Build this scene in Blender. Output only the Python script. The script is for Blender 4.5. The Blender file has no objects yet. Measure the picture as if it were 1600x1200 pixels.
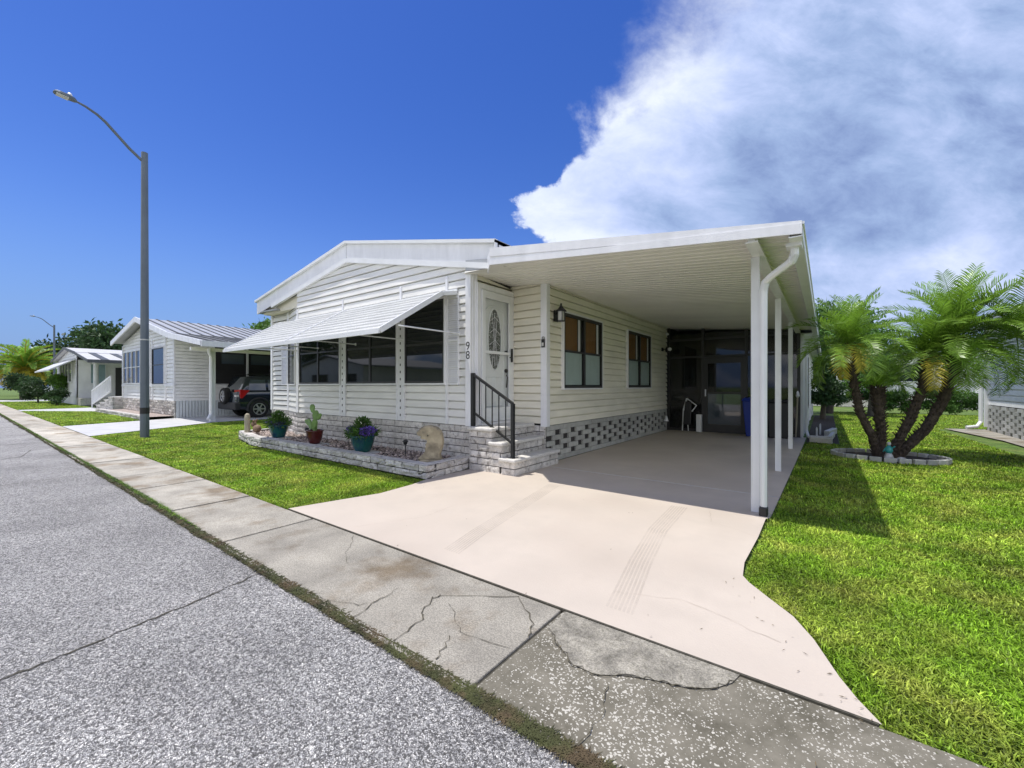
import bpy, math, random
import numpy as np
from mathutils import Vector, Matrix
random.seed(7); RNG=np.random.default_rng(7)
R=math.radians
scene=bpy.context.scene
COL=scene.collection

# ------------------------------------------------------------------ camera, sky, sun
cam=bpy.data.cameras.new('camera'); camo=bpy.data.objects.new('camera',cam); COL.objects.link(camo)
camo.location=(0,0,1.35); camo.rotation_euler=(R(90),0,R(36.8))
cam.sensor_width=36; cam.lens=36*655/1600; cam.shift_y=3/1600
cam.clip_start=.05; cam.clip_end=2000
scene.camera=camo
SUNV=Vector((-.63,-.44,2.84)).normalized()      # direction towards the sun
sl=bpy.data.lights.new('sun','SUN'); sl.energy=3.1; sl.angle=R(.5); sl.color=(1,.965,.90)
so=bpy.data.objects.new('sun',sl); COL.objects.link(so)
so.rotation_euler=(-SUNV).to_track_quat('-Z','Y').to_euler(); so.location=(0,0,20)
scene.view_settings.view_transform='Standard'; scene.view_settings.look='None'
scene.view_settings.exposure=0.60; scene.view_settings.gamma=1

def build_world():
    w=bpy.data.worlds.new('World'); scene.world=w; w.use_nodes=True
    nt=w.node_tree; N=nt.nodes; L=nt.links; N.clear()
    def n(t,**k):
        x=N.new(t)
        for a,b in k.items(): setattr(x,a,b)
        return x
    def m(op,a,b=None,c=None,clamp=False):
        x=n('ShaderNodeMath',operation=op,use_clamp=clamp)
        for i,v in enumerate((a,b,c)):
            if v is None: continue
            if isinstance(v,(int,float)): x.inputs[i].default_value=v
            else: L.new(v,x.inputs[i])
        return x.outputs[0]
    out=n('ShaderNodeOutputWorld'); bg=n('ShaderNodeBackground'); bg.inputs[1].default_value=.15
    L.new(bg.outputs[0],out.inputs[0])
    sky=n('ShaderNodeTexSky',sky_type='NISHITA'); sky.sun_disc=False
    sky.sun_elevation=math.asin(SUNV.z); sky.sun_rotation=math.atan2(SUNV.x,SUNV.y)
    sky.air_density=1.0; sky.dust_density=.25; sky.ozone_density=2.2
    hs=n('ShaderNodeHueSaturation'); hs.inputs['Hue'].default_value=.522; hs.inputs['Saturation'].default_value=1.35; hs.inputs['Value'].default_value=.675
    L.new(sky.outputs[0],hs.inputs['Color'])
    tc=n('ShaderNodeTexCoord'); skyout=None
    def dot(v):
        x=n('ShaderNodeVectorMath',operation='DOT_PRODUCT'); L.new(tc.outputs['Generated'],x.inputs[0]); x.inputs[1].default_value=v; return x.outputs['Value']
    # the cloud bank stands to the north-north-west: tangent-plane axes about that compass heading
    f=dot((-.599,.8007,0)); r=dot((.8007,.599,0)); z=dot((0,0,1))
    hz=n('ShaderNodeMapRange',interpolation_type='SMOOTHSTEP'); L.new(z,hz.inputs[0]); hz.inputs[1].default_value=-.02; hz.inputs[2].default_value=.34; hz.inputs[3].default_value=.9; hz.inputs[4].default_value=0
    hm=n('ShaderNodeMix',data_type='RGBA'); L.new(hz.outputs[0],hm.inputs[0]); L.new(hs.outputs[0],hm.inputs[6]); hm.inputs[7].default_value=(.58,1.18,3.0,1)
    fs=m('MAXIMUM',f,.04); X=m('DIVIDE',r,fs); Y=m('DIVIDE',z,fs)
    cb=n('ShaderNodeCombineXYZ'); L.new(X,cb.inputs[0]); L.new(Y,cb.inputs[1])
    def noise(sc,det,rough,off=(0,0,0),stretch=(1,1,1),rot=0,dist=0):
        mp=n('ShaderNodeMapping'); mp.inputs['Location'].default_value=off; mp.inputs['Scale'].default_value=stretch; mp.inputs['Rotation'].default_value=(0,0,rot)
        L.new(cb.outputs[0],mp.inputs[0])
        x=n('ShaderNodeTexNoise'); x.inputs['Scale'].default_value=sc; x.inputs['Detail'].default_value=det; x.inputs['Roughness'].default_value=rough
        x.inputs['Distortion'].default_value=dist
        L.new(mp.outputs[0],x.inputs['Vector']); return x.outputs['Fac']
    fc=n('ShaderNodeFloatCurve'); L.new(m('DIVIDE',Y,1.2,clamp=True),fc.inputs['Value'])
    # cloud edge: x position (scaled .5*x+.3) against elevation y/1.2
    pts=[(0,.0),(.27,.02),(.345,.05),(.385,.0),(.43,.0),(.46,.03),(.50,.08),(.55,.13),(.60,.15),(.66,.17),(.75,.22),(.86,.27),(1.0,.33),(1.2,.45)]
    c=fc.mapping.curves[0]
    pp=[(y/1.2,.5*x+.3) for y,x in pts]
    c.points[0].location=pp[0]; c.points[1].location=pp[-1]
    for p in pp[1:-1]: c.points.new(*p)
    fc.mapping.update()
    edge=m('MULTIPLY',m('SUBTRACT',fc.outputs[0],.3),2.0)
    nz=m('ADD',m('SUBTRACT',noise(6.5,12,.60,dist=.25),.5),m('MULTIPLY',m('SUBTRACT',noise(19,8,.6,(2,2,0)),.5),.28)); nb=m('SUBTRACT',noise(2.3,4,.5,(3,1,0)),.5)
    d=m('ADD',m('SUBTRACT',X,edge),m('ADD',m('MULTIPLY',nz,.34),m('MULTIPLY',nb,.12)))
    # crisp at the low billowing edge, wispy high up
    soft=m('ADD',.022,m('MULTIPLY',m('SUBTRACT',Y,.50,clamp=True),.85))
    mask=n('ShaderNodeMapRange',interpolation_type='SMOOTHSTEP'); L.new(d,mask.inputs[0]); mask.inputs[1].default_value=-.01; L.new(soft,mask.inputs[2])
    front=m('GREATER_THAN',f,.05)
    mk=m('MULTIPLY',mask.outputs[0],front)
    # a thin veil in the upper part
    # brightness of the cloud: white along its sunlit edge, blue grey in its body
    b1=noise(2.1,7,.55,(5,2,0),(1.0,1.9,1),R(28),dist=.5); b2=noise(5,12,.66,(1,7,0),(1,1.7,1),R(30),dist=.3)
    dd=n('ShaderNodeMapRange',interpolation_type='SMOOTHSTEP'); L.new(m('SUBTRACT',X,edge),dd.inputs[0]); dd.inputs[1].default_value=.02; dd.inputs[2].default_value=.52; dd.inputs[3].default_value=1; dd.inputs[4].default_value=0
    hi=n('ShaderNodeMapRange',interpolation_type='SMOOTHSTEP'); L.new(Y,hi.inputs[0]); hi.inputs[1].default_value=.34; hi.inputs[2].default_value=.85; hi.inputs[3].default_value=0; hi.inputs[4].default_value=.20
    lo=n('ShaderNodeMapRange',interpolation_type='SMOOTHSTEP'); L.new(m('ADD',Y,m('MULTIPLY',nb,.2)),lo.inputs[0]); lo.inputs[1].default_value=.26; lo.inputs[2].default_value=.37; lo.inputs[3].default_value=.35; lo.inputs[4].default_value=0
    br=m('ADD',m('MULTIPLY',dd.outputs[0],.80),m('ADD',hi.outputs[0],lo.outputs[0]))
    br=m('ADD',br,m('ADD',m('MULTIPLY',m('SUBTRACT',b1,.5),1.5),m('MULTIPLY',m('SUBTRACT',b2,.5),1.15)))
    br=m('MULTIPLY_ADD',br,.85,.17)
    cr=n('ShaderNodeValToRGB'); L.new(br,cr.inputs[0])
    e=cr.color_ramp.elements
    e[0].position=0; e[0].color=(.215,.30,.54,1); e[1].position=1; e[1].color=(.82,.88,1,1)
    q=e.new(.26); q.color=(.34,.455,.71,1)
    q=e.new(.52); q.color=(.50,.60,.88,1)
    sc=n('ShaderNodeVectorMath',operation='SCALE'); L.new(cr.outputs[0],sc.inputs[0]); sc.inputs['Scale'].default_value=5.0
    # density of the body lets a bit of blue through
    mx=n('ShaderNodeMix',data_type='RGBA'); L.new(m('MULTIPLY',mk,.96),mx.inputs[0]); L.new(hm.outputs[2],mx.inputs[6]); L.new(sc.outputs[0],mx.inputs[7])
    # unseen broken bright cumulus, added behind the viewer to light the carport
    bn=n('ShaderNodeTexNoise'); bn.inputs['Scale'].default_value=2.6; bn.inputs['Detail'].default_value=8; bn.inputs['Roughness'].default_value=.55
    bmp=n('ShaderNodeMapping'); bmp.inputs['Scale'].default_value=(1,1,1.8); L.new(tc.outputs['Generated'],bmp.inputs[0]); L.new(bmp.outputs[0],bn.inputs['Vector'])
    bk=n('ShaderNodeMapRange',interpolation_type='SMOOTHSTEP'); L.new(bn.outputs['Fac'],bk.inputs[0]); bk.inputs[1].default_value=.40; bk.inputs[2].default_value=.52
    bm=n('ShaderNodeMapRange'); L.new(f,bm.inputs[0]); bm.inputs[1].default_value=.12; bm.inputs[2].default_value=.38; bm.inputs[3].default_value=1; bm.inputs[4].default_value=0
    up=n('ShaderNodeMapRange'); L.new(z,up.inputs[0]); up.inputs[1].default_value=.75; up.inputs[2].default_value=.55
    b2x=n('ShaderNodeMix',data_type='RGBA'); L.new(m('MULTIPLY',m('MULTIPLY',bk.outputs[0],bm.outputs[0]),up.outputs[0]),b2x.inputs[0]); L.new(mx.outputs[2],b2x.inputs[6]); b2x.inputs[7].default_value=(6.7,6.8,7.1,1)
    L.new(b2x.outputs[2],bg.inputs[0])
build_world()

# ------------------------------------------------------------------ materials
def mat(name,col,rough=.6,var=.12,scale=6,bump=0,bscale=None,metal=0,spec=.5,col2=None,c2scale=None,c2lo=.45,c2hi=.62,stretch=None,coat=0,transm=False,tone=False,detail=4,fine=None):
    """noise-varied principled surface; col2 = second natural tone in patches; tone = per-face 'tone' attribute"""
    m=bpy.data.materials.new(name); m.use_nodes=True; nt=m.node_tree; N=nt.nodes; L=nt.links
    p=N['Principled BSDF']; p.inputs['Roughness'].default_value=rough; p.inputs['Metallic'].default_value=metal
    p.inputs['Specular IOR Level'].default_value=spec; p.inputs['Coat Weight'].default_value=coat
    tc=N.new('ShaderNodeTexCoord'); v=tc.outputs['Object']
    if stretch:
        mp=N.new('ShaderNodeMapping'); mp.inputs['Scale'].default_value=stretch; L.new(v,mp.inputs[0]); v=mp.outputs[0]
    def noise(s,d=4,r=.55):
        x=N.new('ShaderNodeTexNoise'); x.inputs['Scale'].default_value=s; x.inputs['Detail'].default_value=d; x.inputs['Roughness'].default_value=r
        L.new(v,x.inputs['Vector']); return x.outputs['Fac']
    c=None
    rgb=N.new('ShaderNodeRGB'); rgb.outputs[0].default_value=(*col,1); c=rgb.outputs[0]
    if col2:
        mr=N.new('ShaderNodeMapRange'); L.new(noise(c2scale or scale,5,.6),mr.inputs[0]); mr.inputs[1].default_value=c2lo; mr.inputs[2].default_value=c2hi
        x=N.new('ShaderNodeMix'); x.data_type='RGBA'; L.new(mr.outputs[0],x.inputs[0]); L.new(c,x.inputs[6]); x.inputs[7].default_value=(*col2,1); c=x.outputs[2]
    if var:
        mr=N.new('ShaderNodeMapRange'); L.new(noise(scale,detail),mr.inputs[0]); mr.inputs[1].default_value=.3; mr.inputs[2].default_value=.7; mr.inputs[3].default_value=1-var; mr.inputs[4].default_value=1+var
        x=N.new('ShaderNodeVectorMath'); x.operation='SCALE'; L.new(c,x.inputs[0]); L.new(mr.outputs[0],x.inputs['Scale']); c=x.outputs[0]
    if fine:
        mr=N.new('ShaderNodeMapRange'); L.new(noise(fine[0],2),mr.inputs[0]); mr.inputs[1].default_value=.35; mr.inputs[2].default_value=.65; mr.inputs[3].default_value=1-fine[1]; mr.inputs[4].default_value=1+fine[1]
        x=N.new('ShaderNodeVectorMath'); x.operation='SCALE'; L.new(c,x.inputs[0]); L.new(mr.outputs[0],x.inputs['Scale']); c=x.outputs[0]
    if tone:
        a=N.new('ShaderNodeAttribute'); a.attribute_name='tone'
        x=N.new('ShaderNodeVectorMath'); x.operation='SCALE'; L.new(c,x.inputs[0]); L.new(a.outputs['Fac'],x.inputs['Scale']); c=x.outputs[0]
    L.new(c,p.inputs['Base Color'])
    if bump:
        b=N.new('ShaderNodeBump'); b.inputs['Strength'].default_value=1; b.inputs['Distance'].default_value=bump
        L.new(noise(bscale or scale*4,4,.6),b.inputs['Height']); L.new(b.outputs[0],p.inputs['Normal'])
    if transm:
        tr=N.new('ShaderNodeBsdfTranslucent'); L.new(c,tr.inputs[0]); mx=N.new('ShaderNodeMixShader'); mx.inputs[0].default_value=.3
        L.new(p.outputs[0],mx.inputs[1]); L.new(tr.outputs[0],mx.inputs[2]); L.new(mx.outputs[0],N['Material Output'].inputs[0])
    return m
def screen_mat(name,tint,alpha):
    """fine insect screen or clear glass: partly see-through, with a sheen"""
    m=bpy.data.materials.new(name); m.use_nodes=True; nt=m.node_tree; N=nt.nodes; L=nt.links
    p=N['Principled BSDF']; p.inputs['Base Color'].default_value=(*tint,1); p.inputs['Roughness'].default_value=.03; p.inputs['Specular IOR Level'].default_value=1
    tr=N.new('ShaderNodeBsdfTransparent'); mx=N.new('ShaderNodeMixShader')
    fr=N.new('ShaderNodeLayerWeight'); pw=N.new('ShaderNodeMath'); pw.operation='POWER'; L.new(fr.outputs['Facing'],pw.inputs[0]); pw.inputs[1].default_value=4
    mt=N.new('ShaderNodeMath'); mt.operation='MULTIPLY_ADD'; mt.use_clamp=True; L.new(pw.outputs[0],mt.inputs[0]); mt.inputs[1].default_value=.5; mt.inputs[2].default_value=alpha
    L.new(mt.outputs[0],mx.inputs[0]); L.new(tr.outputs[0],mx.inputs[1]); L.new(p.outputs[0],mx.inputs[2]); L.new(mx.outputs[0],N['Material Output'].inputs[0])
    return m
M={}
M['siding']=mat('cream_vinyl_siding',(.74,.73,.69),.45,.07,1.3,bump=.0006,bscale=40,fine=(1.2,.05),stretch=(1,1,4))
M['siding_side']=mat('cream_side_siding',(.80,.76,.635),.45,.07,1.3,bump=.0006,bscale=40,fine=(1.2,.05),stretch=(1,1,4))
M['siding2']=mat('white_vinyl_siding',(.80,.80,.79),.45,.05,2,fine=(1,.05))
M['trim']=mat('white_painted_metal',(.78,.78,.79),.35,.06,1.8,bump=.0006,bscale=18,fine=(5,.04),stretch=(1.6,1.6,.5))
M['trim_cream']=mat('cream_trim',(.74,.69,.56),.4,.04,2.5)
M['ceiling']=mat('white_pan_ceiling',(.82,.80,.73),.38,.06,1.5,stretch=(.3,1,1))
M['awning']=mat('awning_enamel',(.64,.64,.62),.4,.10,3,fine=(40,.05),stretch=(.4,2,2))
M['stripe']=mat('awning_shadow_stripe_paint',(.40,.41,.42),.5,.1,8)
M['stone']=mat('split_face_block',(.56,.535,.50),.85,.18,9,bump=.004,bscale=38,col2=(.26,.24,.22),c2scale=11,c2lo=.54,c2hi=.68,tone=True,fine=(70,.12))
M['cap']=mat('cast_tread',(.62,.60,.56),.7,.10,9,bump=.002,bscale=60,fine=(60,.08))
M['mortar']=mat('dark_mortar',(.045,.042,.04),.95,.2,20)
M['ventblock']=mat('vent_block',(.40,.40,.37),.85,.15,9,bump=.003,bscale=50,tone=True)
M['glass']=mat('dark_window_glass',(.012,.014,.016),.03,.1,2,spec=.5)
M['glass_bright']=mat('pale_reflective_glass',(.06,.08,.10),.03,.1,2,spec=1)
M['bronze']=mat('dark_bronze_frame',(.028,.027,.026),.4,.15,6)
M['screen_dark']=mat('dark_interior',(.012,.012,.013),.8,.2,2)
M['screen']=screen_mat('grey_glazing',(.006,.006,.007),.40)
M['clear']=screen_mat('storm_glass',(.02,.02,.02),.04)
M['leaded']=mat('leaded_oval_glass',(.09,.10,.09),.12,.6,28,bump=.004,bscale=45,col2=(.35,.37,.36),c2scale=38,c2lo=.52,c2hi=.6)
M['door']=mat('white_door',(.72,.74,.73),.35,.04,4)
M['black']=mat('black_paint',(.015,.015,.016),.4,.15,12)
M['frost']=mat('frosted_film',(.42,.52,.49),.5,.06,5)
M['curtain']=mat('amber_curtain',(.20,.10,.03),.8,.35,16,stretch=(6,6,.3))
M['drive']=mat('cream_painted_concrete',(.525,.458,.385),.6,.06,.7,bump=.0016,bscale=90,fine=(3.2,.035),col2=(.46,.395,.33),c2scale=.8,c2lo=.48,c2hi=.68)
M['concrete']=mat('old_concrete',(.29,.268,.222),.85,.24,2.6,bump=.003,bscale=70,fine=(120,.28),col2=(.17,.135,.09),c2scale=1.7,c2lo=.50,c2hi=.66,tone=True,detail=8)
M['white_conc']=mat('pale_concrete',(.50,.50,.50),.8,.10,2,bump=.001,bscale=60)
M['joint']=mat('dirt_joint',(.06,.055,.04),.95,.4,30,bump=.004,bscale=60)
M['crack']=mat('crack_dirt',(.085,.075,.05),.95,.3,30)
M['mossdirt']=mat('mossy_soil',(.055,.045,.025),.95,.5,14,bump=.012,bscale=50,col2=(.05,.065,.018),c2scale=8,c2lo=.45,c2hi=.6)
M['moss']=mat('moss_tufts',(.055,.06,.018),.9,.4,5,col2=(.085,.06,.03),c2scale=6)
M['soil']=mat('dark_mulch',(.045,.033,.024),.95,.4,20,bump=.01,bscale=60)
M['lawn']=mat('lawn_soil_and_thatch',(.085,.15,.022),.95,.30,3,bump=.02,bscale=30,col2=(.13,.17,.035),c2scale=1.3,fine=(45,.5))
M['blade']=mat('grass_blade',(.20,.34,.022),.5,.35,1.6,transm=True,col2=(.40,.44,.075),c2scale=2.2,c2lo=.42,c2hi=.7,tone=True,spec=.3)
M['pole']=mat('galvanised_grey_paint',(.13,.155,.18),.5,.12,2,metal=.3)
M['pole_dark']=mat('black_band',(.02,.02,.02),.6)
M['lens']=mat('lamp_lens',(.55,.55,.53),.3)
M['leaf_dark']=mat('oak_leaf',(.045,.095,.028),.6,.4,.6,tone=True,transm=True)
M['leaf_mid']=mat('bush_leaf',(.08,.17,.03),.55,.4,2,tone=True,transm=True)
M['leaf_lime']=mat('bright_leaf',(.12,.25,.035),.55,.35,2,tone=True,transm=True)
M['frond']=mat('palm_frond_green',(.20,.34,.04),.38,.40,2,tone=True,transm=True,spec=.6)
M['frond_y']=mat('palm_frond_yellow',(.58,.48,.06),.5,.3,3,tone=True,transm=True)
M['frond_dead']=mat('palm_frond_dead',(.12,.085,.05),.8,.3,4,tone=True)
M['bark']=mat('palm_bark',(.07,.052,.038),.95,.4,12,bump=.02,bscale=30)
M['bark2']=mat('tree_bark',(.10,.085,.07),.95,.3,6,bump=.02,bscale=14)
M['pot_green']=mat('green_glazed_pot',(.008,.085,.075),.22,.25,5,coat=.15,col2=(.01,.05,.09),c2scale=4)
M['pot_red']=mat('oxblood_glazed_pot',(.075,.012,.010),.22,.25,5,coat=.15)
M['cactus']=mat('cactus_skin',(.16,.27,.08),.5,.25,14)
M['petal_p']=mat('purple_petals',(.12,.07,.36),.6,.3,30,tone=True)
M['petal_w']=mat('pale_petals',(.60,.62,.50),.6,.2,30,tone=True)
M['pebble']=mat('river_gravel',(.34,.28,.25),.8,.45,14,tone=True,bump=.002,bscale=80)
M['sandstone']=mat('sand_cast_stone',(.40,.34,.23),.9,.22,9,bump=.005,bscale=40,col2=(.26,.22,.15),c2scale=7)
M['wood']=mat('weathered_post',(.42,.37,.28),.85,.2,6,stretch=(4,4,.6),bump=.003,bscale=30)
M['rabbit']=mat('brown_resin',(.20,.13,.085),.8,.3,25,bump=.004,bscale=60)
M['carpaint']=mat('dark_blue_car_paint',(.012,.022,.034),.22,.05,3,coat=1,metal=.3)
M['cladding']=mat('black_cladding',(.02,.021,.023),.55,.1,5)
M['tyre']=mat('tyre_rubber',(.014,.014,.014),.85,.1,20)
M['alloy']=mat('alloy_wheel',(.55,.56,.58),.3,.05,5,metal=.7)
M['tail']=mat('red_tail_lens',(.42,.012,.012),.15,.1,10,coat=.5)
M['tailw']=mat('clear_tail_lens',(.65,.62,.60),.2,.1,10)
M['blue_bin']=mat('blue_plastic',(.01,.035,.28),.45,.1,4)
M['teal']=mat('teal_glaze',(.04,.30,.28),.35,.2,10)
M['white_metal']=mat('white_enamel',(.75,.76,.76),.35,.05,3)
M['roof_metal']=mat('galvalume_roof',(.38,.39,.40),.5,.15,1.5,metal=.25)
M['roof_dark']=mat('dark_roof_rib',(.07,.075,.08),.6,.15,2)
M['skirt']=mat('ribbed_white_skirting',(.60,.64,.66),.5,.06,3)
M['teal_glass']=mat('teal_shade',(.25,.36,.38),.3,.1,3)

def road_mat():
    m=bpy.data.materials.new('exposed_aggregate_asphalt'); m.use_nodes=True; nt=m.node_tree; N=nt.nodes; L=nt.links
    p=N['Principled BSDF']; p.inputs['Roughness'].default_value=.85
    tc=N.new('ShaderNodeTexCoord')
    no=N.new('ShaderNodeTexNoise'); no.inputs['Scale'].default_value=60; no.inputs['Detail'].default_value=2; L.new(tc.outputs['Object'],no.inputs['Vector'])
    mxv=N.new('ShaderNodeMix'); mxv.data_type='RGBA'; mxv.inputs[0].default_value=.03; L.new(tc.outputs['Object'],mxv.inputs[6]); L.new(no.outputs['Color'],mxv.inputs[7])
    vo=N.new('ShaderNodeTexVoronoi'); vo.inputs['Scale'].default_value=160; L.new(mxv.outputs[2],vo.inputs['Vector'])
    vb=N.new('ShaderNodeTexVoronoi'); vb.inputs['Scale'].default_value=160; vb.feature='DISTANCE_TO_EDGE'; L.new(mxv.outputs[2],vb.inputs['Vector'])
    sp=N.new('ShaderNodeSeparateColor'); L.new(vo.outputs['Color'],sp.inputs[0])
    cr=N.new('ShaderNodeValToRGB'); L.new(sp.outputs[0],cr.inputs[0]); e=cr.color_ramp.elements
    e[0].position=0; e[0].color=(.105,.098,.088,1); e[1].position=1; e[1].color=(.72,.69,.635,1)
    q=e.new(.30); q.color=(.18,.175,.17,1); q=e.new(.52); q.color=(.44,.43,.415,1)
    # dark binder in the gaps between stones
    mr=N.new('ShaderNodeMapRange'); L.new(vb.outputs['Distance'],mr.inputs[0]); mr.inputs[1].default_value=.02; mr.inputs[2].default_value=.14; mr.inputs[3].default_value=.36; mr.inputs[4].default_value=1
    n2=N.new('ShaderNodeTexNoise'); n2.inputs['Scale'].default_value=1.1; n2.inputs['Detail'].default_value=6; L.new(tc.outputs['Object'],n2.inputs['Vector'])
    m2=N.new('ShaderNodeMapRange'); L.new(n2.outputs['Fac'],m2.inputs[0]); m2.inputs[1].default_value=.3; m2.inputs[2].default_value=.7; m2.inputs[3].default_value=.90; m2.inputs[4].default_value=1.34
    mm=N.new('ShaderNodeMath'); mm.operation='MULTIPLY'; L.new(mr.outputs[0],mm.inputs[0]); L.new(m2.outputs[0],mm.inputs[1])
    s=N.new('ShaderNodeVectorMath'); s.operation='SCALE'; L.new(cr.outputs[0],s.inputs[0]); L.new(mm.outputs[0],s.inputs['Scale'])
    L.new(s.outputs[0],p.inputs['Base Color'])
    b=N.new('ShaderNodeBump'); b.inputs['Distance'].default_value=.004; L.new(mr.outputs[0],b.inputs['Height']); L.new(b.outputs[0],p.inputs['Normal'])
    return m
M['road']=road_mat()
def shell_mat():
    m=bpy.data.materials.new('worn_shell_concrete'); m.use_nodes=True; nt=m.node_tree; N=nt.nodes; L=nt.links
    p=N['Principled BSDF']; p.inputs['Roughness'].default_value=.9
    tc=N.new('ShaderNodeTexCoord')
    vo=N.new('ShaderNodeTexVoronoi'); vo.inputs['Scale'].default_value=92; vo.inputs['Randomness'].default_value=1
    wn=N.new('ShaderNodeTexNoise'); wn.inputs['Scale'].default_value=55; L.new(tc.outputs['Object'],wn.inputs['Vector'])
    wx=N.new('ShaderNodeMix'); wx.data_type='RGBA'; wx.inputs[0].default_value=.022; L.new(tc.outputs['Object'],wx.inputs[6]); L.new(wn.outputs['Color'],wx.inputs[7]); L.new(wx.outputs[2],vo.inputs['Vector'])
    sp=N.new('ShaderNodeSeparateColor'); L.new(vo.outputs['Color'],sp.inputs[0])
    # stones only in some cells, size by cell
    a=N.new('ShaderNodeMath'); a.operation='MULTIPLY'; L.new(sp.outputs[1],a.inputs[0]); a.inputs[1].default_value=.52
    no=N.new('ShaderNodeTexNoise'); no.inputs['Scale'].default_value=1.6; no.inputs['Detail'].default_value=5; L.new(tc.outputs['Object'],no.inputs['Vector'])
    mr0=N.new('ShaderNodeMapRange'); L.new(no.outputs['Fac'],mr0.inputs[0]); mr0.inputs[1].default_value=.36; mr0.inputs[2].default_value=.58; mr0.inputs[3].default_value=.55; mr0.inputs[4].default_value=1.15
    a2=N.new('ShaderNodeMath'); a2.operation='MULTIPLY'; L.new(a.outputs[0],a2.inputs[0]); L.new(mr0.outputs[0],a2.inputs[1])
    lt=N.new('ShaderNodeMath'); lt.operation='SUBTRACT'; L.new(a2.outputs[0],lt.inputs[0]); L.new(vo.outputs['Distance'],lt.inputs[1])
    mr=N.new('ShaderNodeMapRange'); L.new(lt.outputs[0],mr.inputs[0]); mr.inputs[1].default_value=0; mr.inputs[2].default_value=.04
    n2=N.new('ShaderNodeTexNoise'); n2.inputs['Scale'].default_value=4; n2.inputs['Detail'].default_value=9; n2.inputs['Roughness'].default_value=.7; L.new(tc.outputs['Object'],n2.inputs['Vector'])
    cr=N.new('ShaderNodeValToRGB'); L.new(n2.outputs['Fac'],cr.inputs[0]); e=cr.color_ramp.elements
    e[0].position=.3; e[0].color=(.085,.076,.052,1); e[1].position=.7; e[1].color=(.22,.20,.155,1)
    mx=N.new('ShaderNodeMix'); mx.data_type='RGBA'; L.new(mr.outputs[0],mx.inputs[0]); L.new(cr.outputs[0],mx.inputs[6]); mx.inputs[7].default_value=(.48,.455,.39,1)
    L.new(mx.outputs[2],p.inputs['Base Color'])
    b=N.new('ShaderNodeBump'); b.inputs['Distance'].default_value=.004; L.new(n2.outputs['Fac'],b.inputs['Height']); L.new(b.outputs[0],p.inputs['Normal'])
    return m
M['shell']=shell_mat()

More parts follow.
